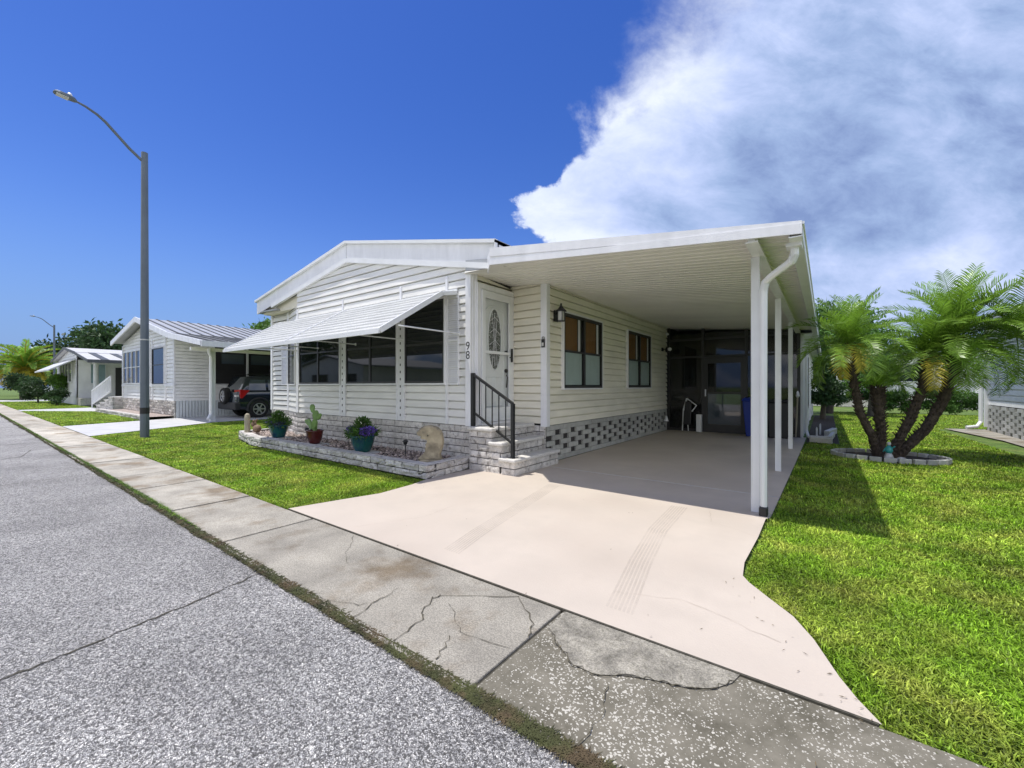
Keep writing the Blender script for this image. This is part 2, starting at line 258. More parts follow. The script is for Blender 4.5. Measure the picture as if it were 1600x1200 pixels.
# ------------------------------------------------------------------ helpers
class MB:
    def __init__(s): s.v=[]; s.f=[]; s.t=[]; s.mi=[]; s.cur=0
    def add(s,vs,fs,tone=1.0):
        b=len(s.v); s.v.extend([tuple(p) for p in vs])
        for f in fs: s.f.append([b+i for i in f]); s.t.append(tone); s.mi.append(s.cur)
        return s
    def box(s,x0,x1,y0,y1,z0,z1,tone=1.0):
        return s.add([(x0,y0,z0),(x1,y0,z0),(x1,y1,z0),(x0,y1,z0),(x0,y0,z1),(x1,y0,z1),(x1,y1,z1),(x0,y1,z1)],
              [(3,2,1,0),(4,5,6,7),(0,1,5,4),(1,2,6,5),(2,3,7,6),(3,0,4,7)],tone)
    def hexa(s,P,tone=1.0):   # 8 points: bottom 4, top 4
        return s.add(P,[(3,2,1,0),(4,5,6,7),(0,1,5,4),(1,2,6,5),(2,3,7,6),(3,0,4,7)],tone)
    def bar(s,a,b,w,h,up=(0,0,1),tone=1.0):
        a=Vector(a); b=Vector(b); d=(b-a).normalized(); u=Vector(up)
        if abs(d.dot(u))>.98: u=Vector((0,1,0))
        x=d.cross(u).normalized(); u=x.cross(d).normalized()
        P=[]
        for q in (a,b):
            for sx,sy in ((-1,-1),(1,-1),(1,1),(-1,1)): P.append(q+x*sx*w/2+u*sy*h/2)
        return s.add(P,[(0,1,2,3),(7,6,5,4),(4,5,1,0),(5,6,2,1),(6,7,3,2),(7,4,0,3)],tone)
    def tube(s,pts,r,n=8,caps=True,tone=1.0):
        pts=[Vector(p) for p in pts]; rs=r if isinstance(r,(list,tuple)) else [r]*len(pts)
        vs=[]; prev=None
        for i,p in enumerate(pts):
            d=(pts[min(i+1,len(pts)-1)]-pts[max(i-1,0)]).normalized()
            if prev is None:
                u=Vector((0,0,1)) if abs(d.z)<.9 else Vector((1,0,0)); x=d.cross(u).normalized()
            else: x=(prev-d*prev.dot(d)).normalized()
            prev=x; y=d.cross(x)
            for k in range(n):
                a=2*math.pi*k/n; vs.append(p+(x*math.cos(a)+y*math.sin(a))*rs[i])
        fs=[]
        for i in range(len(pts)-1):
            for k in range(n): fs.append((i*n+k,i*n+(k+1)%n,(i+1)*n+(k+1)%n,(i+1)*n+k))
        if caps: fs.append(tuple(range(n-1,-1,-1))); fs.append(tuple(range((len(pts)-1)*n,len(pts)*n)))
        return s.add(vs,fs,tone)
    def lathe(s,c,prof,n=24,sx=1,sy=1,tone=1.0):
        vs=[];fs=[]
        for r,z in prof:
            for k in range(n):
                a=2*math.pi*k/n; vs.append((c[0]+r*sx*math.cos(a),c[1]+r*sy*math.sin(a),c[2]+z))
        for i in range(len(prof)-1):
            for k in range(n): fs.append((i*n+k,i*n+(k+1)%n,(i+1)*n+(k+1)%n,(i+1)*n+k))
        fs.append(tuple(range(n-1,-1,-1))); fs.append(tuple(range((len(prof)-1)*n,len(prof)*n)))
        return s.add(vs,fs,tone)
    def prism(s,poly,vec,tone=1.0):
        n=len(poly); v=Vector(vec); P=[Vector(p) for p in poly]
        vs=P+[p+v for p in P]
        return s.add(vs,[tuple(range(n-1,-1,-1)),tuple(range(n,2*n))]+[(i,(i+1)%n,n+(i+1)%n,n+i) for i in range(n)],tone)
    def build(s,name,m,parent=None,bevel=0,smooth=False,fix=True):
        me=bpy.data.meshes.new(name); me.from_pydata(s.v,[],s.f); 
        ms=m if isinstance(m,(list,tuple)) else [m]
        for q in ms: me.materials.append(q)
        if len(ms)>1: me.polygons.foreach_set('material_index',s.mi)
        a=me.attributes.new('tone','FLOAT','FACE'); a.data.foreach_set('value',s.t)
        if smooth: me.polygons.foreach_set('use_smooth',[True]*len(s.f))
        me.update()
        if fix:
            import bmesh
            bm=bmesh.new(); bm.from_mesh(me); bmesh.ops.recalc_face_normals(bm,faces=bm.faces); bm.to_mesh(me); bm.free()
        o=bpy.data.objects.new(name,me); COL.objects.link(o)
        if parent:
            o.parent=parent; o.matrix_parent_inverse=Matrix.Identity(4)
            # children are modelled in world metres; bring them under the parent's own origin
            if parent.get('_org') is not None or parent.parent:
                pass
            o.location=-Vector(WORG(parent))
        if bevel:
            b=o.modifiers.new('bevel','BEVEL'); b.width=bevel; b.segments=2; b.limit_method='ANGLE'
        return o
_org={}
def WORG(o):
    v=Vector((0,0,0)); 
    while o: v=v+Vector(o.location); o=o.parent
    return v
def thing(name,label,cat,loc=(0,0,0),group=None):
    o=bpy.data.objects.new(name,None); COL.objects.link(o); o.location=loc; o.empty_display_size=.3
    o['label']=label; o['category']=cat
    if group: o['group']=group
    return o
def tag(o,label=None,cat=None,group=None,kind=None):
    if label: o['label']=label
    if cat: o['category']=cat
    if group: o['group']=group
    if kind: o['kind']=kind
    return o
def copy_tree(o,parent=None):
    c=o.copy(); COL.objects.link(c); c.parent=parent
    for ch in [x for x in COL.objects if x.parent==o]: copy_tree(ch,c)
    return c
def rnd(a,b): return random.uniform(a,b)

def np_mesh(name,verts,nv,m,tone=None,parent=None,smooth=False):
    """verts (N*nv,3): N separate polygons of nv corners"""
    n=len(verts)//nv; me=bpy.data.meshes.new(name)
    me.vertices.add(n*nv); me.vertices.foreach_set('co',verts.astype(np.float32).ravel())
    me.loops.add(n*nv); me.loops.foreach_set('vertex_index',np.arange(n*nv,dtype=np.int32))
    me.polygons.add(n); me.polygons.foreach_set('loop_start',np.arange(0,n*nv,nv,dtype=np.int32))
    me.polygons.foreach_set('loop_total',np.full(n,nv,dtype=np.int32))
    me.materials.append(m)
    a=me.attributes.new('tone','FLOAT','FACE'); a.data.foreach_set('value',(np.ones(n) if tone is None else tone).astype(np.float32))
    me.update(calc_edges=True)
    o=bpy.data.objects.new(name,me); COL.objects.link(o)
    if parent: o.parent=parent; o.location=-WORG(parent)
    return o

def siding(mb,p0,p1,zb,top,pitch=.135,lap=.026,skip=()):
    """lap siding from p0 to p1 (seen left to right from outside); top: list of (s,z), a convex roofline; skip: (s0,s1,z0,z1) openings"""
    p0=Vector((*p0,0)); p1=Vector((*p1,0)); Ln=(p1-p0).length; d=(p1-p0)/Ln; n=Vector((d.y,-d.x,0))
    def rng(z):
        lo=None; hi=None
        for (s0,z0),(s1,z1) in zip(top[:-1],top[1:]):
            a=z0>=z; b=z1>=z
            if a and lo is None: lo=s0
            if a!=b:
                s=s0+(z-z0)/(z1-z0)*(s1-s0)
                if b and lo is None: lo=s
                if a: hi=s
            if b: hi=s1
        return (lo,hi) if lo is not None and hi is not None else None
    zmax=max(z for _,z in top); z=zb
    while z<zmax-.005:
        z2=min(z+pitch,zmax); a=rng(z+.001); b=rng(z2-.001)
        if a:
            if not b: b=((a[0]+a[1])/2,)*2
            def P(s,o,zz): q=p0+d*s+n*o; return (q.x,q.y,zz)
            segs=[(a[0],a[1],b[0],b[1])]
            for (s0,s1,za,zc) in skip:
                if z>=za-.01 and z2<=zc+.06 and a[0]<s0 and a[1]>s1: segs=[(a[0],s0,b[0],s0),(s1,a[1],s1,b[1])]
            for (al,ah,bl,bh) in segs:
                g=.024*pitch/.135; ms=(z2-g-z)/max(z2-z,1e-4); ml=al+(bl-al)*ms; mh=ah+(bh-ah)*ms
                if z2-z<g*1.5: ml,mh,g=bl,bh,.002
                mb.add([P(al,lap,z),P(ah,lap,z),P(mh,.010,z2-g),P(ml,.010,z2-g),P(mh,-.022,z2-g),P(ml,-.022,z2-g),P(bh,-.022,z2),P(bl,-.022,z2),P(bl,lap,z2),P(bh,lap,z2)],
                       [(0,1,2,3),(3,2,4,5),(5,4,6,7),(7,6,9,8)])
        z=z2
def wallbox(mb,p0,p1,z0,z1,o0,o1,s0=None,s1=None):
    """box standing on the wall line p0-p1, from offset o0 to o1 outward, between s0 and s1 metres along"""
    p0=Vector((*p0,0)); p1=Vector((*p1,0)); Ln=(p1-p0).length; d=(p1-p0)/Ln; n=Vector((d.y,-d.x,0))
    s0=0 if s0 is None else s0; s1=Ln if s1 is None else s1
    B=[p0+d*s0+n*o1,p0+d*s1+n*o1,p0+d*s1+n*o0,p0+d*s0+n*o0]
    mb.hexa([(b.x,b.y,z0) for b in B]+[(b.x,b.y,z1) for b in B])
def blocks(mb,p0,p1,z0,z1,course=.107,length=.40,depth=.03,joint=.013,rough=.005,phase=0,tv=.20,jag=True):
    """courses of split-face block standing proud of a mortar face"""
    p0=Vector((*p0,0)); p1=Vector((*p1,0)); Ln=(p1-p0).length; d=(p1-p0)/Ln; n=Vector((d.y,-d.x,0))
    nc=max(1,round((z1-z0)/course)); ch=(z1-z0)/nc
    for c in range(nc):
        s=-((c+phase)%2)*length/2-rnd(0,.03)
        while s<Ln-.02:
            a=max(0,s)+ (joint/2 if s>0 else 0); b=min(Ln,s+length)-(joint/2 if s+length<Ln else 0)
            s+=length
            if b-a<.03: continue
            za=z0+c*ch+joint/2; zb=z0+(c+1)*ch-joint/2
            nx=max(2,int((b-a)/.055)) if jag else 1; nz=3 if jag else 1
            vs=[]; fs=[]; t=1+rnd(-tv,tv)
            for k in range(nz+1):
                for i in range(nx+1):
                    edge=(i in(0,nx)) or (k in (0,nz))
                    o=depth+(rnd(-rough,rough) if jag else 0)-(.006 if edge else 0)
                    q=p0+d*(a+(b-a)*i/nx)+n*o; vs.append((q.x,q.y,za+(zb-za)*k/nz))
            for k in range(nz):
                for i in range(nx): w=k*(nx+1)+i; fs.append((w,w+1,w+nx+2,w+nx+1))
            # sides back to the mortar
            base=len(vs)
            for (s_,z_) in ((a,za),(b,za),(b,zb),(a,zb)):
                q=p0+d*s_; vs.append((q.x,q.y,z_))
            fs+= [tuple([base,base+1]+[i for i in range(nx,-1,-1)]),
                  tuple([base+1,base+2]+[k*(nx+1)+nx for k in range(nz,-1,-1)]),
                  tuple([base+2,base+3]+[nz*(nx+1)+i for i in range(0,nx+1)]),
                  tuple([base+3,base]+[k*(nx+1) for k in range(0,nz+1)])]
            mb.add(vs,fs,t)
def text_part(name,body,size,loc,rot,m,parent,ext=.004):
    cu=bpy.data.curves.new(name,'FONT'); cu.body=body; cu.size=size; cu.extrude=ext; cu.align_x='CENTER'; cu.align_y='CENTER'
    t=bpy.data.objects.new(name+'_tmp',cu); COL.objects.link(t)
    dg=bpy.context.evaluated_depsgraph_get(); me=bpy.data.meshes.new_from_object(t.evaluated_get(dg))
    bpy.data.objects.remove(t); o=bpy.data.objects.new(name,me); COL.objects.link(o); me.materials.clear(); me.materials.append(m)
    o.parent=parent; o.location=Vector(loc)-WORG(parent); o.rotation_euler=rot
    return o
def window(parent,p0,p1,s0,s1,z0,z1,mull=(),rail=(),fm=None,gm=None,fw=.035,out=.045,outer=None,label=None):
    """window > pane, mullion: frame ring, glass sheet and bars on the wall line p0-p1"""
    fm=fm or M['bronze']; gm=gm or M['glass']
    f=MB(); w=fw
    wallbox(f,p0,p1,z0,z1,.0,out,s0,s0+w); wallbox(f,p0,p1,z0,z1,.0,out,s1-w,s1)
    wallbox(f,p0,p1,z0,z0+w,.0,out,s0+w,s1-w); wallbox(f,p0,p1,z1-w,z1,.0,out,s0+w,s1-w)
    for q in mull: wallbox(f,p0,p1,z0+w,z1-w,.0,out+.004,q-w*.7,q+w*.7)
    wo=f.build('window',fm,parent)
    if label: wo['label']=label
    gb=0.010 if gm is M['clear'] else 0
    g=MB(); wallbox(g,p0,p1,z0+w*.5,z1-w*.5,.028+gb,.032+gb,s0+w*.5,s1-w*.5); g.build('pane',gm,wo)
    if rail:
        r=MB()
        for q in rail: wallbox(r,p0,p1,q-.018,q+.018,.033+gb,out-.002,s0+w,s1-w)
        r.build('sash_rail',fm,wo)
    if outer:
        r=MB(); t=.03
        wallbox(r,p0,p1,z0-t,z1+t,.0,out+.01,s0-t,s0-.002); wallbox(r,p0,p1,z0-t,z1+t,.0,out+.01,s1+.002,s1+t)
        wallbox(r,p0,p1,z0-t,z0-.002,.0,out+.014,s0,s1); wallbox(r,p0,p1,z1+.002,z1+t,.0,out+.014,s0,s1)
        r.build('casing',outer,wo)
    return wo

# ------------------------------------------------------------------ ground, road, pavements
def sheet(name,poly,z,m,th=.0):
    mb=MB(); mb.add([(x,y,z) for x,y in poly],[tuple(range(len(poly)))]); return mb.build(name,m,fix=False)
tag(sheet('ground',[(-400,-400),(400,-400),(400,500),(-400,500)],-.03,M['lawn']),kind='structure')
tag(sheet('road',[(-300,-7.5),(120,-7.5),(120,1.38),(-300,1.38)],-.012,M['road']),kind='structure')
# pavement: slabs with open joints
JX=[60,20,9.0,4.2,1.75,-1.27,-4.18,-5.68,-7.2,-8.4,-10.3,-11.9,-13.6,-15.4]
x=-15.4
while x>-140: x-=1.7; JX.append(x)
pv=MB(); sh=MB()
for i in range(len(JX)-1):
    gp=.009 if i<6 else .022; a,b=JX[i+1]+gp,JX[i]-gp
    t={5:1.0,6:1.15}.get(i,1.45+rnd(-.2,.35) if i>6 else 1)
    dz=rnd(-.004,.004) if i!=4 else 0
    q=pv if i>=5 else sh
    P0=[(a,1.36),(b,1.36),(b,2.205),(a,2.205)]
    z=-.002+dz
    q.hexa([(x,y,-.028) for x,y in P0]+[(x,y,z) for x,y in P0],t)
tag(pv.build('pavement',M['concrete'],bevel=.008),kind='structure')
tag(sh.build('pavement',M['shell'],bevel=.008),kind='structure')
tag(sheet('pavement_joint_bed',[(-140,1.37),(60,1.37),(60,2.2),(-140,2.2)],-.016,M['joint']),kind='structure')
# pale patch of rough concrete by the drive, cracks
mb=MB(); pat=[(-1.24,2.195),(-1.24,1.99),(-1.12,1.90),(-.98,1.80),(-.86,1.80),(-.74,1.88),(-.62,1.93),(-.5,1.965),(-.40,2.03),(-.34,2.12),(-.32,2.2)]
mb.add([(x,y,.004) for x,y in pat],[tuple(range(len(pat)))]); 
M['patch']=mat('rough_pale_concrete',(.27,.25,.205),.95,.35,9,bump=.008,bscale=60,col2=(.20,.185,.145),c2scale=40,c2lo=.48,c2hi=.66,fine=(140,.3))
tag(mb.build('pavement_patch',M['patch'],fix=False),kind='structure')
def ribbon(mb,pts,w,z,jit=.012,sub=6):
    P=[]
    for (a,b) in zip(pts[:-1],pts[1:]):
        for k in range(sub):
            t=k/sub; P.append((a[0]+(b[0]-a[0])*t+rnd(-jit,jit),a[1]+(b[1]-a[1])*t+rnd(-jit,jit)))
    P.append(pts[-1]); vs=[]
    for i,p in enumerate(P):
        q=P[min(i+1,len(P)-1)]; o=P[max(i-1,0)]; d=Vector((q[0]-o[0],q[1]-o[1])).normalized(); ww=w*.62*rnd(.25,1)/2
        vs+=[(p[0]-d.y*ww,p[1]+d.x*ww,z),(p[0]+d.y*ww,p[1]-d.x*ww,z)]
    mb.add(vs,[(2*i,2*i+1,2*i+3,2*i+2) for i in range(len(P)-1)])
cr=MB()
for pts,w in [([(-2.28,1.77),(-2.25,1.6),(-2.21,1.40)],.012),([(-1.58,2.17),(-1.98,1.89),(-2.0,1.83),(-1.93,1.69),(-1.86,1.62),(-1.83,1.40)],.014),
              ([(-1.86,1.85),(-1.6,1.66),(-1.3,1.72)],.007),([(-1.62,1.62),(-1.54,1.43)],.014),([(-1.58,2.17),(-1.32,1.98),(-1.28,1.86)],.016),
              ([(-1.24,1.99),(-1.12,1.90),(-.98,1.80),(-.86,1.80),(-.74,1.88),(-.62,1.93),(-.5,1.965),(-.40,2.03),(-.33,2.14)],.012),
              ([(-.8,1.78),(-.72,1.6),(-.76,1.38)],.010),([(-3.4,2.17),(-3.1,1.9),(-2.9,1.8)],.006),([(-2.6,1.40),(-2.3,1.5),(-2.25,1.6)],.008)]:
    ribbon(cr,pts,w,.0075 if pts[0][0]>-1.26 else .0035)
tag(cr.build('pavement_cracks',M['crack'],fix=False),kind='structure')
cr=MB()
ribbon(cr,[(-3.28,1.3),(-3.18,.9),(-3.1,.46),(-3.05,.13),(-3.0,-.8),(-2.95,-3),(-2.95,-7)],.03,-.008,.012,10)
ribbon(cr,[(-9.1,1.3),(-9.05,.8),(-9.0,.39),(-8.9,-2),(-8.9,-7)],.03,-.008,.012,10)
for X in (-15.2,-21.4,-27.5,-33.6,-40): ribbon(cr,[(X,1.3),(X+.05,-2),(X+.1,-7)],.035,-.008,.012,14)
ribbon(cr,[(-13.5,1.0),(-12.4,.8),(-11.9,.3),(-11.2,.2)],.03,-.0075,.03,6)
tag(cr.build('road_joints',M['joint'],fix=False),kind='structure')
# mossy strip between road and pavement
mb=MB(); vs=[]; xs=list(np.arange(-120,8,.05)); 
for x in xs:
    n1=.025*math.sin(x*3.1)+.02*math.sin(x*7.3+1)+rnd(-.012,.012); w=.03 if x>-20 else .06
    vs+=[(x,1.375-w+n1*.6,-.006),(x,1.375+.02+n1*.30,-.001)]
    # crown of the strip
mb.add(vs,[(2*i,2*i+2,2*i+3,2*i+1) for i in range(len(xs)-1)])
tag(mb.build('moss_strip',M['mossdirt'],fix=False),kind='structure')
# painted drive and carport slab
DR=[(-4.72,2.212),(-4.60,2.72),(-4.47,3.21),(-4.52,3.76),(-4.60,4.08),(-4.62,6.3),(-3.86,6.3),(-3.86,13.3),(-.40,13.3),(-.42,9),(-.45,5.0),(-.485,4.93),(-.48,4.3),(-.495,3.62),(-.47,3.36),(-.42,3.27),(-.3,3.12),(-.15,2.94),(-.05,2.74),(.05,2.46),(.11,2.33),(.18,2.212)]
tag(sheet('driveway',DR,.006,M['drive']),kind='structure')
slab=MB(); slab.prism([(-.40,5.0,-.02),(-.40,15.9,-.02),(-.30,15.9,-.02),(-.34,5.0,-.02)],(0,0,.02)); 
M['scuff']=mat('tyre_scuff_on_paint',(.33,.28,.23),.8,.1,3)
def thin_film(m,lo,hi,amt,sc):
    nt=m.node_tree; N=nt.nodes; L=nt.links; tc=N.new('ShaderNodeTexCoord'); no=N.new('ShaderNodeTexNoise'); no.inputs['Scale'].default_value=sc; no.inputs['Detail'].default_value=6; no.inputs['Roughness'].default_value=.7
    L.new(tc.outputs['Object'],no.inputs['Vector']); mr=N.new('ShaderNodeMapRange'); L.new(no.outputs['Fac'],mr.inputs[0]); mr.inputs[1].default_value=lo; mr.inputs[2].default_value=hi; mr.inputs[4].default_value=amt
    tr=N.new('ShaderNodeBsdfTransparent'); mx=N.new('ShaderNodeMixShader'); L.new(mr.outputs[0],mx.inputs[0]); L.new(tr.outputs[0],mx.inputs[1]); L.new(N['Principled BSDF'].outputs[0],mx.inputs[2]); L.new(mx.outputs[0],N['Material Output'].inputs[0])
thin_film(M['scuff'],.30,.75,.24,2.2)
tm=MB()
for path in ([(-2.95,4.9),(-2.74,3.87),(-2.55,2.9),(-2.42,2.4)],[(-1.30,4.85),(-1.25,3.94),(-1.13,3.14),(-.98,2.35)]):
    for k in range(7):
        off=(k-3)*.026
        pts=[(a+off,b) for a,b in path]
        # broken tread marks
        P=[]
        for (a,b) in zip(pts[:-1],pts[1:]):
            for j in range(22): t=j/22; P.append((a[0]+(b[0]-a[0])*t,a[1]+(b[1]-a[1])*t))
        for i in range(len(P)-1):
            if True:
                x,y=P[i]; x2,y2=P[i+1]; w=.008
                tm.add([(x-w,y,.0105),(x+w,y,.0105),(x2+w,y2,.0105),(x2-w,y2,.0105)],[(0,1,2,3)])
tag(tm.build('tyre_marks',M['scuff'],fix=False),kind='structure')
hc=MB()
for pts in ([(-3.6,2.3),(-3.3,2.9),(-3.35,3.5),(-3.0,4.1)],[(-.2,2.6),(-.7,2.75),(-1.1,2.6)],[(-.5,4.3),(-.9,4.5),(-1.0,4.9)]): ribbon(hc,pts,.006,.0102,.012,8)
M['hair']=mat('hairline_crack',(.42,.36,.29),.9,.2,20); tag(hc.build('driveway_cracks',M['hair'],fix=False),kind='structure')
lv=[];lt_=[]
for k in range(60):
    if k<26: t=random.random(); x=-.47+.64*t+rnd(-.14,.02); y=3.36-1.15*t**.8+rnd(-.05,.05)
    else: x=rnd(-4.4,.1); y=rnd(1.45,4.6)
    a=rnd(0,6.28); l=rnd(.012,.035); w_=rnd(.001,.003); c_,s_=math.cos(a),math.sin(a)
    lv.append(np.array([(x,y,.012),(x+c_*l*.5-s_*w_,y+s_*l*.5+c_*w_,.014),(x+c_*l,y+s_*l,.013),(x+c_*l*.5+s_*w_,y+s_*l*.5-c_*w_,.012)])); lt_.append(rnd(.5,1.6))
o=np_mesh('leaf_litter',np.concatenate(lv),4,mat('dry_litter',(.12,.09,.05),.9,.3,20,tone=True),np.array(lt_)); tag(o,'scattered dry clippings on the driveway and pavement','litter',kind='stuff')
jn=MB(); jn.box(-3.86,-.43,5.97,5.978,.0065,.0095); tag(jn.build('slab_joint',M['white_conc']),kind='structure')
jn=MB(); jn.box(-4.7,.17,2.2,2.213,-.01,.0075); tag(jn.build('driveway_joint',M['joint']),kind='structure')
# neighbour's drive, path, carport slab
tag(sheet('neighbour_driveway',[(-20.4,2.21),(-15.8,2.21),(-18.2,5.8),(-18.2,16),(-21.8,16),(-21.8,5.7)],.004,M['white_conc']),kind='structure')
tag(sheet('front_path',[(-36.2,2.21),(-34.4,2.21),(-30.9,4.7),(-30.9,5.6),(-36.6,5.2)],.004,M['white_conc']),kind='structure')
tag(sheet('far_driveway',[(-62,2.21),(-56,2.21),(-55,9),(-62,9)],.004,M['white_conc']),kind='structure')
tag(sheet('neighbour_path',[(3.0,18.8),(3.95,19.2),(3.95,8),(3.6,8),(3.5,15.5)],.004,M['concrete']),kind='structure')
tag(sheet('side_bed',[(-.38,12.3),(.25,12.5),(.28,24),(-.4,24)],-.012,M['soil']),kind='structure')

# ------------------------------------------------------------------ the main home
H=thing('mobile_home','cream mobile home with stone skirt, long striped awning and attached open carport','house',(-8,5.1,0))
FA,FB=(-10.40,5.1),(-4.66,5.1)           # front wall
BA,BB=(-11.44,5.385),FA                  # bay facet
LA,LB=(-12.45,5.40),(-11.44,5.40)        # left wing
ZB=.70
def mainroof(x): return 4.05-.185*(x+8.2) if x>-8.2 else 4.05+.165*(x+8.2)
sd=MB()
siding(sd,FA,FB,ZB,[(0,mainroof(-10.4)),(2.2,mainroof(-8.2)),(5.74,mainroof(-4.66)-.02)])
siding(sd,BA,BB,ZB,[(0,3.30),(1.08,3.30)])
siding(sd,LA,LB,ZB,[(0,3.30),(1.01,3.30)])
o=sd.build('front_wall',M['siding'],H)
up=MB(); up.hexa([(-12.4,5.16,3.30),(-10.4,5.16,3.30),(-10.4,5.5,3.30),(-12.4,5.5,3.30),(-12.4,5.16,3.42),(-10.4,5.16,3.62),(-10.4,5.5,3.62),(-12.4,5.5,3.42)])
up.build('eave_soffit',M['trim_cream'],H)
core=MB()   # closed body behind the siding
core.hexa([(-12.44,5.42,0),(-4.68,5.42,0),(-4.68,19.5,0),(-12.44,19.5,0),(-12.44,5.42,3.2),(-4.68,5.42,3.2),(-4.68,19.5,3.2),(-12.44,19.5,3.2)])
core.hexa([(-10.38,5.135,0),(-4.69,5.135,0),(-4.675,5.425,0),(-11.4,5.425,0),(-10.38,5.135,3.2),(-4.69,5.135,3.2),(-4.675,5.425,3.2),(-11.4,5.425,3.2)])
core.box(-4.69,-3.93,6.235,13.2,0,3.10)
core.box(-4.68,-.56,13.45,24,0,2.6)
core.build('inner_wall',M['mortar'],H)
sd=MB(); siding(sd,(-4.66,5.1),(-4.66,6.2),.69,[(0,3.22),(1.1,3.2)],skip=((.08,1.03,.6,3.0),))
siding(sd,(-4.66,6.2),(-3.9,6.2),.69,[(0,3.19),(.76,3.13)])
sd.build('entry_wall',M['siding_side'],H)
sd=MB(); siding(sd,(-3.9,6.2),(-3.9,13.1),.66,[(0,3.125),(6.9,3.125)])
sd.build('side_wall',M['siding_side'],H)
# corner posts and pilasters
for bs in (((-4.745,-4.632,5.062,5.11,ZB-.01,3.215),(-4.66,-4.622,5.11,5.17,ZB-.01,3.215)),((-3.985,-3.862,6.162,6.21,.64,3.13),(-3.9,-3.862,6.21,6.27,.64,3.13)),((-12.47,-12.37,5.36,5.41,ZB-.01,3.30),)):
    cp=MB()
    for b in bs: cp.box(*b)
    cp.build('corner_post',M['trim'],H)
for X,w in ((-10.36,.10),(-8.37,.20),(-6.415,.20),(-5.19,.05)):
    pi=MB()
    pi.box(X-w/2,X+w/2,5.064,5.1,ZB,2.90); pi.box(X-.025,X+.025,5.064,5.1,2.90,3.22)
    if w>.15:
        for k in (-1,1): pi.box(X+k*(w/2)-.02,X+k*(w/2)+.02,5.056,5.1,ZB,2.90)
        pi.cur=1; z=.78
        while z<2.8: pi.box(X-.012,X+.012,5.0605,5.064,z,z+.045); z+=.135
    pi.build('pilaster',[M['trim'],M['bronze']],H)
pi=MB(); pi.box(-11.47,-11.38,5.34,5.39,ZB,3.3); pi.build('pilaster',M['trim'],H)
pi=MB(); pi.box(-4.632,-4.60,5.17,5.20,.69,3.2); pi.build('pilaster',M['trim'],H)
# windows of the front
W1=window(H,FA,FB,.16,1.92,1.40,2.88,mull=(1.02,),rail=(2.12,),outer=M['trim'])
W2=window(H,FA,FB,2.18,3.87,1.40,2.88,mull=(3.03,),rail=(2.12,),outer=M['trim'])
W3=window(H,FA,FB,4.12,5.16,1.40,2.85,rail=(2.10,),outer=M['trim'])
W4=window(H,BA,BB,.12,.95,1.40,2.88,rail=(2.12,),outer=M['trim'])
M['interior']=mat('shaded_room',(.05,.045,.035),.9,.4,3)
# louvred shutters
def shutter(p0,p1,s0,s1,z0,z1):
    f=MB(); w=.022
    wallbox(f,p0,p1,z0,z1,.018,.04,s0,s0+w); wallbox(f,p0,p1,z0,z1,.018,.04,s1-w,s1)
    for z in (z0,(z0+z1)/2-.015,z1-.03): wallbox(f,p0,p1,z,z+.03,.018,.04,s0+w,s1-w)
    q0=Vector((*p0,0)); d=(Vector((*p1,0))-q0).normalized(); n=Vector((d.y,-d.x,0)); z=z0+.04
    while z<z1-.05:
        a=q0+d*(s0+w); b=q0+d*(s1-w)
        f.add([(*(a+n*.036).xy,z),(*(b+n*.036).xy,z),(*(b+n*.020).xy,z+.034),(*(a+n*.020).xy,z+.034)],[(0,1,2,3)]); z+=.036
    return f.build('shutter',M['trim'],H)
shutter(FA,FB,5.22,5.50,1.37,2.86); shutter(LA,LB,.62,.92,1.37,2.86)
# gable fascia and roof: tall board with a projecting lip above and a trim below
def gab(x,off=0): # top of rake
    return (4.42-.2*(x+8.2) if x>-8.2 else 4.42+.167*(x+8.2))+off
fz=MB()
def rakepiece(mb,xa,xb,ya,yb,ta,tb,ba,bb):
    mb.hexa([(xa,ya,ba),(xb,ya,bb),(xb,yb,bb),(xa,yb,ba),(xa,ya,ta),(xb,ya,tb),(xb,yb,tb),(xa,yb,ta)])
xl,xr,xc=-12.58,-4.06,-8.2
for xa,xb in ((xl,xc-.004),(xc+.004,xr)):
    rakepiece(fz,xa,xb,5.055,5.085,gab(xa)-.03,gab(xb)-.03,gab(xa)-.36,gab(xb)-.36)
fz.build('fascia',M['trim'],H)
fz=MB()
for xa,xb in ((xl-.03,xc),(xc,xr)):
    rakepiece(fz,xa,xb,5.0,5.06,gab(xa)+.02,gab(xb)+.02,gab(xa)-.035,gab(xb)-.035)
for xa,xb in ((xl+.9,xc),(xc,xr-.12)):
    rakepiece(fz,xa,xb,5.03,5.095,gab(xa)-.345,gab(xb)-.345,gab(xa)-.435,gab(xb)-.435)
fz.box(xc-.012,xc+.012,5.045,5.056,gab(xc)-.40,gab(xc)-.03)
fz.build('rake_trim',M['white_metal'],H)
rf=MB()
rakepiece(rf,xl-.03,xc,5.06,19.8,gab(xl)+.018,gab(xc)+.018,gab(xl)-.05,gab(xc)-.05)
rakepiece(rf,xc,xr,5.06,19.8,gab(xc)+.018,gab(xr)+.018,gab(xc)-.05,gab(xr)-.05)
rf.box(xl-.02,xl+.10,5.06,19.8,gab(xl)-.34,gab(xl)-.04)
rf.box(xl+.10,-12.3,5.06,19.8,gab(xl)-.34,gab(xl)-.31)
rf.hexa([(xl+.1,5.06,3.37),(-11.45,5.06,3.33),(-11.45,5.42,3.33),(xl+.1,5.42,3.37),(xl+.1,5.06,3.40),(-11.45,5.06,3.36),(-11.45,5.42,3.36),(xl+.1,5.42,3.40)])
rf.build('roof',M['roof_metal'],H)
fb=MB(); fb.box(xr-.02,xr,5.0,19.5,3.22,3.60); fb.build('roof_return',M['trim'],H)

